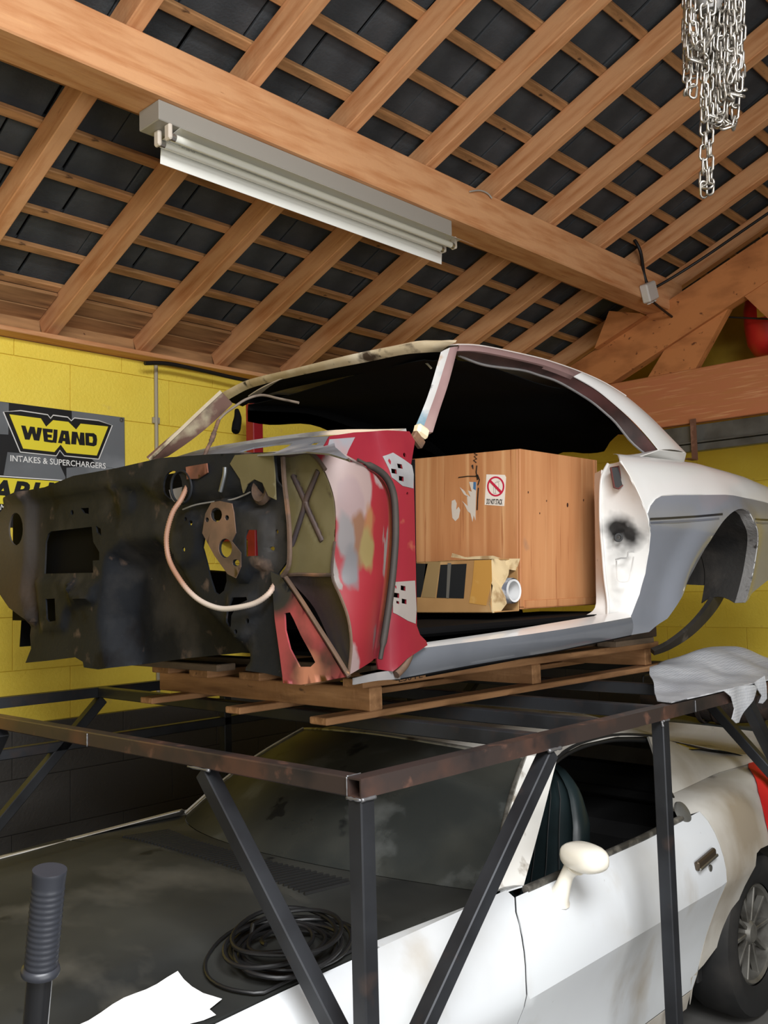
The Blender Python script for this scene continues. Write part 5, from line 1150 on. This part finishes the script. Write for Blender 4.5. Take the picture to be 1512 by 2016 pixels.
# driver's A pillar
ya = [2.0, 1.94, 1.87, 1.80]
AO = L3([(902, 682), (884, 751), (866, 806), (852, 851)], 'y', ya); AM = L3([(886, 684), (861, 765), (845, 810), (830, 852)], 'y', [v-.004 for v in ya]); AI = L3([(868, 693), (846, 768), (832, 806), (815, 847)], 'y', [v+.015 for v in ya])
strip2('a_pillar', AO, AM, mauve, shell, 20, 3, .02, (0, -.006, 0), flip=True)
strip2('windshield_channel', AM, AI, mat('channel_paint', rgb(206, 206, 204), [(rgb(120, 150, 164), 4, .5, .62), (rgb(50, 46, 42), 14, .6, .68), (rgb(180, 150, 120), 8, .62, .7)], rough=.45), shell, 20, 2, .02, (0, .004, 0), flip=True)
box('pillar_cap', U(829, 850, 'y', 1.79), (.05, .03, .035), plain('cream_filler', rgb(226, 208, 170), .6), shell, .008, Matrix.Rotation(math.radians(20), 4, 'Y'))
box('pillar_bracket', U(822, 866, 'y', 1.785), (.05, .02, .03), rustb, shell, .004, Matrix.Rotation(math.radians(40), 4, 'Y'))
# header
hx = [2.50, 2.47, 2.42, 2.39, 2.38, 2.40, 2.44, 2.47, 2.50]
HT = L3([(897, 674), (850, 671.5), (795, 679), (721, 692), (647, 708.5), (572.6, 727), (517, 740), (480, 751), (437, 773)], 'x', hx)
HB = L3([(868, 693), (850, 693.5), (795, 698), (721, 713), (647, 727), (572.6, 743), (517, 757), (484, 768), (446, 789)], 'x', [v+.03 for v in hx])
strip2('windshield_header', HT, HB, worn, shell, 48, 3, .012, (-.008, 0, 0))
HD = [p+Vector((.09, 0, -.015)) for p in HB]; strip2('header_inner', HB, HD, inner, shell, 24, 1, .004)
# far A pillar
FA = L3([(437, 773), (395, 812), (345, 860), (296, 907)], 'y', [3.17, 3.24, 3.30, 3.36]); FB = L3([(458, 795), (418, 833), (375, 868), (330, 899)], 'y', [3.17, 3.24, 3.30, 3.36])
strip2('a_pillar', FA, FB, mat('far_pillar_paint', rgb(120, 92, 82), [(rgb(190, 178, 150), 6, .5, .62), (rgb(70, 52, 46), 6, .5, .7)], rough=.55), shell, 20, 2, .03)
tube('pillar_gutter', [p+Vector((-.004, 0, .004)) for p in resamp(FA, 20)], .008, worn, shell, 6)
# roof rails and C pillar
rp = [((902, 679), 2.0), ((952, 682), 2.02), ((1052, 703), 2.03), ((1100, 717), 2.03), ((1148, 734.5), 2.02), ((1192, 754.8), 2.0), ((1233, 780), 1.96), ((1278, 818), 1.91), ((1315, 855), 1.86), ((1350, 891), 1.83)]
TR = [U(*p, 'y', y) for p, y in rp]
we = [((902, 691), 1.985), ((952, 693), 1.99), ((1052, 714), 1.995), ((1095, 727), 1.99), ((1130, 741), 1.98), ((1174, 766), 1.95), ((1211, 795.6), 1.91), ((1248, 829), 1.87), ((1275, 858), 1.83), ((1297, 885), 1.80)]
WE = [U(*p, 'y', y) for p, y in we]
strip2('roof_rail', TR[:5], WE[:5], mauve, shell, 24, 3, .02, (0, -.006, .004), flip=True)
strip2('c_pillar', TR[4:], WE[4:], swh, shell, 30, 6, .004, (0, -.012, .006), flip=True)
ci = [((902, 700), 2.03), ((952, 719), 2.04), ((1026, 729), 2.04), ((1060, 739), 2.04), ((1100, 753), 2.03), ((1159, 788), 2.0), ((1190, 813), 1.97), ((1211, 832.6), 1.94), ((1241, 869.7), 1.90), ((1268, 893), 1.86)]
CI = [U(*p, 'y', y) for p, y in ci]
chan = mat('brown_drip_channel', rgb(62, 46, 44), [(rgb(92, 60, 58), 5, .5, .7), (rgb(34, 30, 30), 6, .5, .7)], rough=.45)
strip2('drip_channel', [p+Vector((.004, .008, -.004)) for p in WE], CI, chan, shell, 36, 3, .006, (0, .004, 0), flip=True)
tube('drip_bead', [p+Vector((0, -.003, 0)) for p in resamp(CI, 40)], .005, gprim, shell, 6)
sill = L3([(1297, 885), (1262, 897), (1221, 909)], 'y', [1.80, 1.80, 1.79]); strip2('window_sill', sill, [ss(3.46, VMAX-.005), ss(3.38, VMAX-.02), ss(3.28, VMAX-.06)], swh, shell, 8, 3, .004, flip=True)
strip2('sail_base', [TR[-1], TR[-1].lerp(WE[-1], .5), WE[-1]], [ss(3.98, VMAX), ss(3.72, VMAX), ss(3.47, VMAX-.005)], swh, shell, 12, 4, .004, (0, 0, 0), flip=True)
# roof skin: near rail to mirrored far rail
TRr = resamp(TR[:7], 30); HTr = resamp(HT, 30)
def roofs(u, v):
    k = u*30; i = min(int(k), 29); p = TRr[i].lerp(TRr[i+1], k-i); q = smir(p); r = p.lerp(q, v); r.z += .045*(1-(2*v-1)**2)*interp([(0, .2), (.3, .9), (.8, 1), (1, .7)], u)
    if u < .35:
        w = 1-u/.35; r.x -= .115*(1-(2*v-1)**2)*w
    return r
grid('roof_skin', roofs, 30, 20, mat('roof_white', rgb(214, 206, 200), [(rgb(180, 160, 156), 3, .5, .7)], rough=.35), shell, -.004, 50)
# far side of the shell
TF = [smir(p) for p in TR]; WF = [smir(p) for p in WE]
strip2('roof_rail', TF, WF, inner, shell, 30, 2, .01)
sf = side_surf(SXR, SYC, SZ, 1, 1.0)
sheet('quarter_panel', [(3.15, v_of_z(.86)), (3.2, v_of_z(.5)), (3.1, v_of_z(.22)), (3.5, v_of_z(.22))]+[(SXR+.03+.36*math.cos(math.radians(a)), v_of_z(.36+.36*math.sin(math.radians(a)))) for a in range(200, -21, -20)]+[(4.5, v_of_z(.3)), (xe, v_of_z(.45)), (xe, VMAX), (3.3, VMAX)], [], lambda u, v: sf(u, v), mat('far_quarter_inside', rgb(40, 38, 38), (), rough=.8), shell, step=.07, thick=(0, -.004, 0))
strip2('rocker_panel', [smir(p) for p in RM], [smir(p) for p in RB], inner, shell, 12, 2, .01); strip2('rocker_top', [smir(p) for p in RT_], [smir(p) for p in RM], inner, shell, 12, 2, .01)
V = [Vector((1.76, 1.78, 1.62)), Vector((1.95, 1.76, 1.60)), Vector((3.42, 1.80, 1.645)), Vector((3.42, 3.36, 1.645)), Vector((1.95, 3.40, 1.60)), Vector((1.76, 3.2, 1.62))]
mk('floor_pan', V+[v+Vector((0, 0, -.012)) for v in V], [tuple(range(6)), tuple(range(11, 5, -1))]+[(i, i+6, (i+1) % 6+6, (i+1) % 6) for i in range(6)], inner, shell)
for y0, y1 in ((1.84, 2.30), (2.86, 3.30)): bx('floor_rib', 1.95, 3.42, y0, y1, 1.64, 1.668, inner, shell, .01)
def tun(u, v):
    a = math.pi*v; return Vector((lerp(1.72, 3.42, u), SYC+.19*math.cos(a), 1.63+lerp(.24, .13, u)*math.sin(a)))
grid('tunnel', tun, 8, 10, inner, shell, .004)
def deckf(u, v):
    t = -1+2*v; x = lerp(4.05, xe, u); return Vector((x, SYC+t*lerp(.74, .70, u), SZ+lerp(.95, .86, u)+.02*(1-t*t)))
grid('rear_deck', deckf, 10, 10, swh, shell, .004)
def tails(u, v):
    vv = lerp(VMAX, v_of_z(.47), u); a = ss(xe, vv); b = sf(xe, vv); p = a.lerp(b, v); p.x += .05*math.sin(math.pi*v); return p
grid('tail_panel', tails, 12, 10, swh, shell, .01)
bx('trunk_floor', 3.75, xe, 2.0, 3.16, SZ+.52, SZ+.532, tub, shell, .002); bx('rear_bulkhead', 3.95, 3.96, 1.99, 3.16, SZ+.42, SZ+.54, tub, shell, .002)
bx('dark_hole_backing', FX+.036, FX+.042, 2.83, 3.50, 1.70, 2.16, inner, shell, .001)  # black sheet added close behind the firewall so its far-side holes look dark
# far hinge pillar and toe panel
sheet('hinge_pillar', [(1.66, 1.60), (1.93, 1.60), (1.95, 2.2), (1.70, 2.2)], [], lambda x, z: (x, 2*SYC-HY, z), inner, shell, step=.2, thick=(0, -.005, 0))
# ---- sagging black headlining
hl = mat('black_headliner', rgb(11, 12, 13), [(rgb(17, 18, 20), 3, .5, .8)], rough=.9, spec=.1)
def head(u, v):
    """u front to rear, v near to far"""
    x = interp([(0, 2.50), (.5, 3.40), (.72, 3.70), (1, 4.02)], u)+.03*math.sin(v*9+1)*sstep(.8, 1, u)
    z = interp([(0, 2.585), (.25, 2.595), (.5, 2.585), (.72, 2.53), (1, 2.415)], u)+.012*math.sin(v*21)*sstep(.6, 1, u)+.010*math.sin(u*14+v*6)
    y = lerp(2.05, 3.13, min(v, .9)/.9)
    if v > .9: z -= (v-.9)/.1*(interp([(0, .075), (.3, .08), (.42, .12), (.55, .19), (.72, .19), (1, .09)], u)+.012*math.sin(u*23)); y = 3.13
    z -= .022*math.sin(math.pi*v)*math.sin(math.pi*u)
    if v < .06: z -= .01
    return Vector((x, y, z))
sheet('headliner', [(0, 0), (.5, 0), (.7, .0), (.80, .0), (.90, .02), (.93, .05), (.90, .10), (.94, .16), (.99, .21), (1, .3), (.985, .38), (1, .5), (.99, .62), (1, .75), (1, 1), (.5, 1), (.2, 1), (0, 1)], [], head, hl, shell, step=.035, thick=(0, 0, .003), angle=80)
# hanging strip and vent lead by the far pillar
tube('hanging_strap', catmull([Vector(U(466, 806, 'y', 3.08)), U(468, 822, 'y', 3.07), U(466, 836, 'y', 3.07), U(464, 850, 'y', 3.06)], 4), [.008, .010, .012, .014, .016, .017, .018, .019, .019, .019, .019, .018, .016][:13], hl, shell, 8)
# ---- cables on the firewall
cbl = mat('ribbed_hose_plastic', rgb(206, 196, 182), [(rgb(176, 160, 142), 12, .5, .75)], rough=.55); zsplit(cbl, 1.775, rgb(208, 200, 188), .05)
nt = cbl.node_tree
for nd in nt.nodes:
    if nd.type == 'MIX' and nd.inputs[0].is_linked and nd.inputs[0].links[0].from_node.type == 'MAP_RANGE' and nd.inputs[0].links[0].from_node.inputs[1].default_value > 1: nd.inputs[7].links and nt.links.remove(nd.inputs[7].links[0]); nd.inputs[7].default_value = rgb(140, 104, 84)
hp_ = [((370, 955), FX-.02), ((356, 984), FX-.05), ((340, 1009), FX-.07), ((329, 1046), FX-.08), ((328, 1076), FX-.08), ((334, 1105), FX-.08), ((350, 1135), FX-.08), ((373, 1165), FX-.07), ((400, 1186), FX-.06), ((434, 1198), FX-.055), ((468, 1196), FX-.05), ((503, 1187), FX-.04), ((528, 1170), FX-.03), ((540, 1152), FX-.01)]
HPp = resamp([U(*p, 'x', x) for p, x in hp_], 190)
V, Fs = tube_data(HPp, [.0068 if i % 2 else .0080 for i in range(len(HPp))], 10); mk('ribbed_hose', V, Fs, cbl, shell, smooth=True)
brn = mat('brown_braid', rgb(112, 84, 66), [(rgb(80, 62, 52), 30, .45, .6)], rough=.8)
LP_ = resamp([U(*p, 'x', x) for p, x in (((402, 900), 1.66), ((408, 884), 1.67), ((416, 868), 1.68), ((424, 845), 1.70), ((430, 828), 1.73))], 24)
V, Fs = tube_data(LP_, [(.0075 if 8 < i < 14 else .0055)+(.001 if i % 2 else 0) for i in range(len(LP_))], 8); mk('cable_sleeve', V, Fs, brn, shell, smooth=True)
tube('cable_lead', catmull([U(*p, 'x', x) for p, x in (((430, 828), 1.73), ((442, 815), 1.75), ((460, 802), 1.77), ((485, 786), 1.80), ((515, 778), 1.83), ((550, 785), 1.84), ((588, 793), 1.86))], 6), .0042, mat('lead_grey', rgb(110, 98, 86), [(rgb(70, 60, 52), 20, .5, .7)], rough=.7), shell, 8)
# visor rod under the header
tube('visor_rod', catmull([U(*p, 'x', x) for p, x in (((793, 703), 2.55), ((820, 706), 2.56), ((838, 714), 2.56), ((849, 725), 2.56))], 5), .004, plain('pale_rod', rgb(170, 164, 150), .5), shell, 6)
tube('visor_rod', catmull([U(*p, 'x', x) for p, x in (((838, 714), 2.56), ((852, 712), 2.57), ((860, 706), 2.57))], 4), .003, gprim, shell, 6)

# ================================================================== things inside the shell
ply = mat('plywood', rgb(196, 138, 92), [(rgb(178, 118, 74), 2.6, .42, .65, (5, 5, .5)), (rgb(212, 162, 114), 3, .55, .75, (10, 10, .35)), (rgb(166, 106, 66), 5, .62, .70, (12, 12, .5)), (rgb(128, 106, 94), 3.6, .68, .78)], rough=.6)
CX0, CX1, CY0, CY1, CZ0, CZ1 = 2.845, 3.385, 2.0, 2.74, 1.700, 2.285
crt = thing('plywood_crate', 'large orange plywood crate with warning sticker inside the stripped shell', 'crate', (3.1, 2.35, CZ0))
Rc = Matrix.Translation((CX0, CY0, CZ0)) @ Matrix.Rotation(math.radians(2.2), 4, 'X') @ Matrix.Translation((-CX0, -CY0, -CZ0))
def cbox(name, x0, x1, y0, y1, z0, z1, m, parent=crt, bev=.002):
    o = link(bpy.data.objects.new(name, boxmesh(name, x1-x0, y1-y0, z1-z0, m, bev))); o.matrix_basis = Rc @ Matrix.Translation(((x0+x1)/2, (y0+y1)/2, (z0+z1)/2)); return setpar(o, parent)
t_ = .012
cbox('front_panel', CX0, CX0+t_, CY0+t_, CY1, CZ0, CZ1, ply); fpn = [o for o in crt.children][-1]
cbox('side_panel', CX0, CX1, CY0, CY0+t_, CZ0, CZ1, ply); cbox('side_panel', CX0, CX1, CY1, CY1+t_, CZ0, CZ1, ply); cbox('back_panel', CX1-t_, CX1, CY0+t_, CY1, CZ0, CZ1, ply); cbox('base_board', CX0, CX1, CY0, CY1, CZ0-.004, CZ0+t_-.004, ply); cbox('lid', CX0+t_, CX1-t_, CY0+t_, CY1, CZ1-t_-.002, CZ1-.002, ply)
cbox('edge_batten', CX0+.02, CX1-.004, CY0-.002, CY0, CZ0, CZ0+.028, ply); cbox('edge_batten', CX1-.022, CX1-.001, CY0-.002, CY0, CZ0+.028, CZ1, ply)
# stickers and marks on the -X panel
def cplane(px, py, d=0):
    n = (Rc.to_3x3() @ Vector((-1, 0, 0))).normalized(); p = on_plane(px, py, Rc @ Vector((CX0, CY0, CZ0)), n); return p+n*d
n_ = (Rc.to_3x3() @ Vector((-1, 0, 0))).normalized()
def csheet(name, pts, m, d, holes=(), par=crt):
    def uv(p): q = cplane(*p); return (q.y, q.z)
    return sheet(name, [uv(p) for p in pts], [[uv(p) for p in h] for h in holes], lambda y, z: Vector((CX0-d, y, z)), m, par, step=.1, thick=(.0004, 0, 0), edge=.5)
stw = plain('sticker_white', rgb(236, 226, 214), .5); srd = plain('sticker_red', rgb(196, 34, 66), .5)
def k_(x, y): return (800+x*.2579, 870+y*.2579)
stk = csheet('warning_sticker', [k_(612, 248), k_(752, 252), k_(762, 270), k_(748, 490), k_(598, 480)], stw, .0008)
csheet('prohibition_ring', [k_(*p) for p in ell(684, 340, 66, 77, 32)], srd, .0016, [[k_(*p) for p in ell(684, 340, 54, 64, 32)]], stk)
csheet('prohibition_bar', [k_(632, 300), k_(645, 288), k_(735, 380), k_(722, 394)], srd, .0024, (), stk)
sk = plain('sketch_grey', rgb(150, 140, 134), .6)
for a, b in (((668, 345), (668, 392)), ((668, 345), (682, 340)), ((682, 340), (682, 392)), ((682, 350), (708, 346)), ((708, 310), (708, 346)), ((680, 310), (708, 308)), ((680, 310), (680, 340)), ((690, 300), (716, 300)), ((668, 392), (690, 394))):
    tube('box_drawing', [cplane(*k_(*a), .0014), cplane(*k_(*b), .0014)], .0007, sk, stk, 4)
text_mesh('sticker_text', 'DO NOT STACK', ink, stk, cplane(*k_(614, 473), .0012), cplane(*k_(735, 478), .0012), .019, n_, .025)
torn = plain('torn_paper', rgb(206, 196, 184), .7)
for pts in ([(480, 305), (535, 308), (528, 600), (515, 560), (505, 610), (490, 545), (470, 530), (440, 470), (425, 450), (470, 490), (462, 400), (490, 420), (470, 370), (500, 380)], [(348, 450), (372, 440), (385, 470), (380, 520), (400, 495), (412, 520), (400, 580), (375, 605), (352, 580), (345, 500)], [(408, 345), (445, 375), (470, 420), (440, 400)]):
    csheet('torn_label', [k_(*p) for p in pts], torn, .0009)
for pts in ([(520, 88), (545, 100), (520, 110), (540, 130), (515, 140), (535, 158)], [(508, 175), (512, 205), (500, 180)], [(540, 180), (535, 230), (545, 290), (555, 270), (530, 260)], [(400, 272), (470, 262), (550, 262)], [(552, 350), (546, 430), (542, 520)], [(545, 250), (560, 290), (548, 330)]):
    tube('marker_stroke', [cplane(*k_(*p), .0012) for p in pts], .0022, ink, crt, 4)
csheet('blue_mark', [k_(514, 305), k_(534, 307), k_(532, 370), k_(512, 358)], plain('blue_ink', rgb(70, 110, 150), .6), .0016)
kn = plain('dark_knot', rgb(64, 36, 22), .7)
for p, r in (((1230, 482), 11), ((1352, 445), 6), ((930, 385), 6), ((1018, 545), 5), ((1070, 450), 5)):
    P = [on_plane(*k_(*q), Rc @ Vector((CX0, CY0, CZ0)), Rc.to_3x3() @ Vector((0, -1, 0))) for q in ell(p[0], p[1], r*.6, r*1.6, 10)]; nn = Rc.to_3x3() @ Vector((0, -1, 0)); mk('wood_knot', [q+nn*.0006 for q in P]+[q for q in P], [tuple(range(10))]+[(i, (i+1) % 10, 10+(i+1) % 10, 10+i) for i in range(10)], kn, crt)
# taped cardboard box with a roll sticking out
card = mat('cardboard', rgb(176, 134, 84), [(rgb(150, 110, 66), 3, .45, .7), (rgb(196, 160, 112), 6, .55, .75)], rough=.7)
cb = thing('cardboard_box', 'long taped cardboard box with torn end beside the crate', 'box', (2.71, 2.4, 1.69))
bx0, bx1, by0, by1, bz0, bz1 = 2.635, 2.800, 1.975, 2.95, 1.692, 1.880
for nm, a in (('side', (bx0, bx0+.004, by0, by1, bz0, bz1)), ('side', (bx1-.004, bx1, by0, by1, bz0, bz1)), ('bottom', (bx0, bx1, by0, by1, bz0, bz0+.004)), ('top', (bx0, bx1, by0, by1, bz1-.004, bz1)), ('end', (bx0, bx1, by1-.004, by1, bz0, bz1))): bx('box_'+nm, *a, card, cb, .001)
torn_c = mat('torn_card', rgb(206, 182, 140), [(rgb(160, 130, 90), 20, .5, .65)], rough=.85)
eo = [(bx0, bz0), (bx0+.06, bz0+.0), (bx0+.075, bz0+.03), (bx0+.078, bz0+.08), (bx0+.09, bz0+.13), (bx0+.12, bz0+.15), (bx1, bz0+.145), (bx1, bz1), (bx0, bz1)]
sheet('end_flap', eo, [], lambda x, z: (x, by0-.002+.01*math.sin(z*60+x*40), z), torn_c, cb, step=.03, thick=(0, .003, 0))
sheet('torn_flap', px2([(888, 1097), (890, 1089), (900, 1092), (915, 1097), (940, 1095), (970, 1094), (985, 1099), (960, 1101), (920, 1101)], 'x', bx0-.003, 'yz'), [], lambda y, z: (bx0-.003+.02*(z-bz1), y, z), torn_c, cb, step=.05, thick=(.003, 0, 0))
tape = mat('brown_tape', rgb(190, 140, 70), [(rgb(160, 112, 52), 8, .5, .7), (rgb(214, 176, 110), 12, .6, .75)], rough=.15, coat=.5)
def bsheet(name, pts, m, d):
    q = px2([k_(*p) for p in pts], 'x', bx0, 'yz'); return sheet(name, q, [], lambda y, z: (bx0-d, y, min(max(z, bz0), bz1)), m, cb, step=.06, thick=(.0004, 0, 0), edge=.1)
bsheet('packing_tape', [(520, 905), (650, 900), (655, 1060), (610, 1250), (480, 1230), (505, 1080)], tape, .001)
dkp = plain('black_print', rgb(34, 35, 36), .45)
bsheet('printed_panel', [(262, 938), (462, 930), (440, 1195), (232, 1190)], dkp, .0012); bsheet('printed_panel', [(62, 925), (165, 930), (112, 1185), (62, 1185)], dkp, .0012)
bsheet('clear_tape', [(150, 915), (262, 915), (222, 1190), (120, 1185)], mat('clear_tape_film', rgb(150, 124, 84), (), rough=.12, coat=.5), .0012); bsheet('clear_tape', [(318, 925), (345, 925), (326, 1195), (306, 1190)], mat('grey_tape_film', rgb(104, 100, 92), (), rough=.12, coat=.5), .002)
rl_ = thing('paper_roll', 'white rolled tube poking out of the torn cardboard box', 'roll', (2.755, 2.2, bz0+.07)); rc_ = Vector((2.752, 1.962, bz0+.074)); Mr = Matrix.Translation(rc_) @ Matrix.Rotation(math.radians(-90), 4, 'X')
rw = plain('white_roll', rgb(214, 214, 214), .45)
lathe('outer_wrap', [(.0445, 0), (.046, .004), (.046, .7), (.044, .7), (.0435, .004)], mat('blue_grey_wrap', rgb(90, 96, 110), [(rgb(190, 192, 196), 20, .5, .7)], rough=.4), rl_, 28, Mr, cap=False); lathe('roll_core', [(.034, -.002), (.041, -.004), (.042, .02), (.042, .69), (.035, .69), (.034, .02), (.034, -.002)], rw, rl_, 28, Mr, cap=False)
lathe('roll_lining', [(.0335, .06), (0, .06)], plain('grey_lining', rgb(120, 122, 126), .6), rl_, 28, Mr)
# small clutter on the sill
tag(tube('bent_wire', catmull([U(*p, 'y', 1.86) for p in ((852, 1250), (854, 1240), (860, 1237), (880, 1241), (905, 1243))], 5), .003, plain('white_wire', rgb(190, 190, 188), .5)), 'bent white wire lying on the black floor behind the sill', 'wire')
V, Fs = tube_data(resamp([U(*p, 'y', 1.88) for p in ((815, 1238), (832, 1242), (850, 1245))], 30), [.005 if i % 2 else .0065 for i in range(31)], 8); o = mk('coil_spring', V, Fs, plain('black_spring', rgb(30, 30, 31), .5, .3), None, smooth=True); tag(o, 'short black coiled lead lying behind the red pillar', 'lead')
# ================================================================== bubble wrap on the rack
bwm = mat('bubble_wrap_film', rgb(176, 178, 182), [(rgb(196, 198, 200), 6, .5, .7), (rgb(156, 158, 164), 4, .5, .75)], rough=.38, alpha=.95, spec=.4)
nt = bwm.node_tree; N = nt.nodes; vo = N.new('ShaderNodeTexVoronoi'); vo.inputs['Scale'].default_value = 95; vo.inputs['Randomness'].default_value = .15; tcn = N.new('ShaderNodeTexCoord'); nt.links.new(tcn.outputs['Object'], vo.inputs['Vector']); bpn = N.new('ShaderNodeBump'); bpn.inputs['Strength'].default_value = .35; bpn.inputs['Distance'].default_value = .006; bpn.invert = True; nt.links.new(vo.outputs['Distance'], bpn.inputs['Height']); nt.links.new(bpn.outputs[0], N['Principled BSDF'].inputs['Normal'])
bwt = thing('bubble_wrap', 'crumpled sheet of clear bubble wrap draped over the rack rail', 'bubble wrap', (3.1, 1.6, ZT))
bwo = [(2.79, 1.402), (3.0, 1.396), (3.4, 1.396), (3.9, 1.396), (4.08, 1.45), (4.10, 1.75), (3.98, 1.86), (3.75, 1.87), (3.55, 1.83), (3.38, 1.78), (3.24, 1.71), (3.08, 1.61), (2.93, 1.53), (2.81, 1.46)]
def bfn(x, y):
    r = interp([(2.78, .008), (3.0, .02), (3.2, .032), (3.35, .046), (3.54, .068), (3.8, .098), (3.95, .090), (4.10, .070)], x)
    h = .008+r*math.exp(-((y-1.72)/.15)**2)+.005*math.sin(x*21+y*11)*sstep(1.42, 1.55, y)+.004*math.sin(y*37-x*15)*sstep(1.42, 1.5, y)
    return Vector((x, y, ZT+max(.006, h)))
sheet('wrap_top', bwo, [], bfn, bwm, bwt, step=.022, thick=(0, 0, -.003), angle=75, edge=.022)
ton = [(1403, 1362), (1440, 1352), (1475, 1348), (1486, 1352), (1475, 1378), (1460, 1402), (1449, 1422), (1440, 1423), (1432, 1415), (1438, 1395), (1432, 1372), (1420, 1360)]
def tfn(x, z): return Vector((x, 1.388-.005*(1+math.sin(x*34))-.03*max(0, (1.38-z)), z))
sheet('hanging_flap', px2(ton, 'y', 1.393, 'xz'), [], tfn, bwm, bwt, step=.02, thick=(0, .003, 0), angle=60)
ton2 = [(1484, 1345), (1500, 1330), (1503, 1350), (1504, 1375), (1498, 1385), (1493, 1384), (1497, 1370), (1490, 1356)]
sheet('hanging_flap', px2(ton2, 'y', 1.386, 'xz'), [], lambda x, z: Vector((x, 1.384-.005*(1+math.sin(x*40)), z)), bwm, bwt, step=.02, thick=(0, .003, 0), angle=60)

hkp = [U(*p, 'z', z) for p, z in (((1266, 1345), 1.405), ((1266, 1334), 1.43), ((1271, 1330), 1.44), ((1288, 1329), 1.44))]
tag(tube('bent_rod', catmull([U(1266, 1344, 'y', 2.3), U(1266, 1334, 'y', 2.3), U(1270, 1330, 'y', 2.3), U(1289, 1329, 'y', 2.3)], 5), .006, cable_m), 'thin black bent rod standing behind the bubble wrap', 'rod')
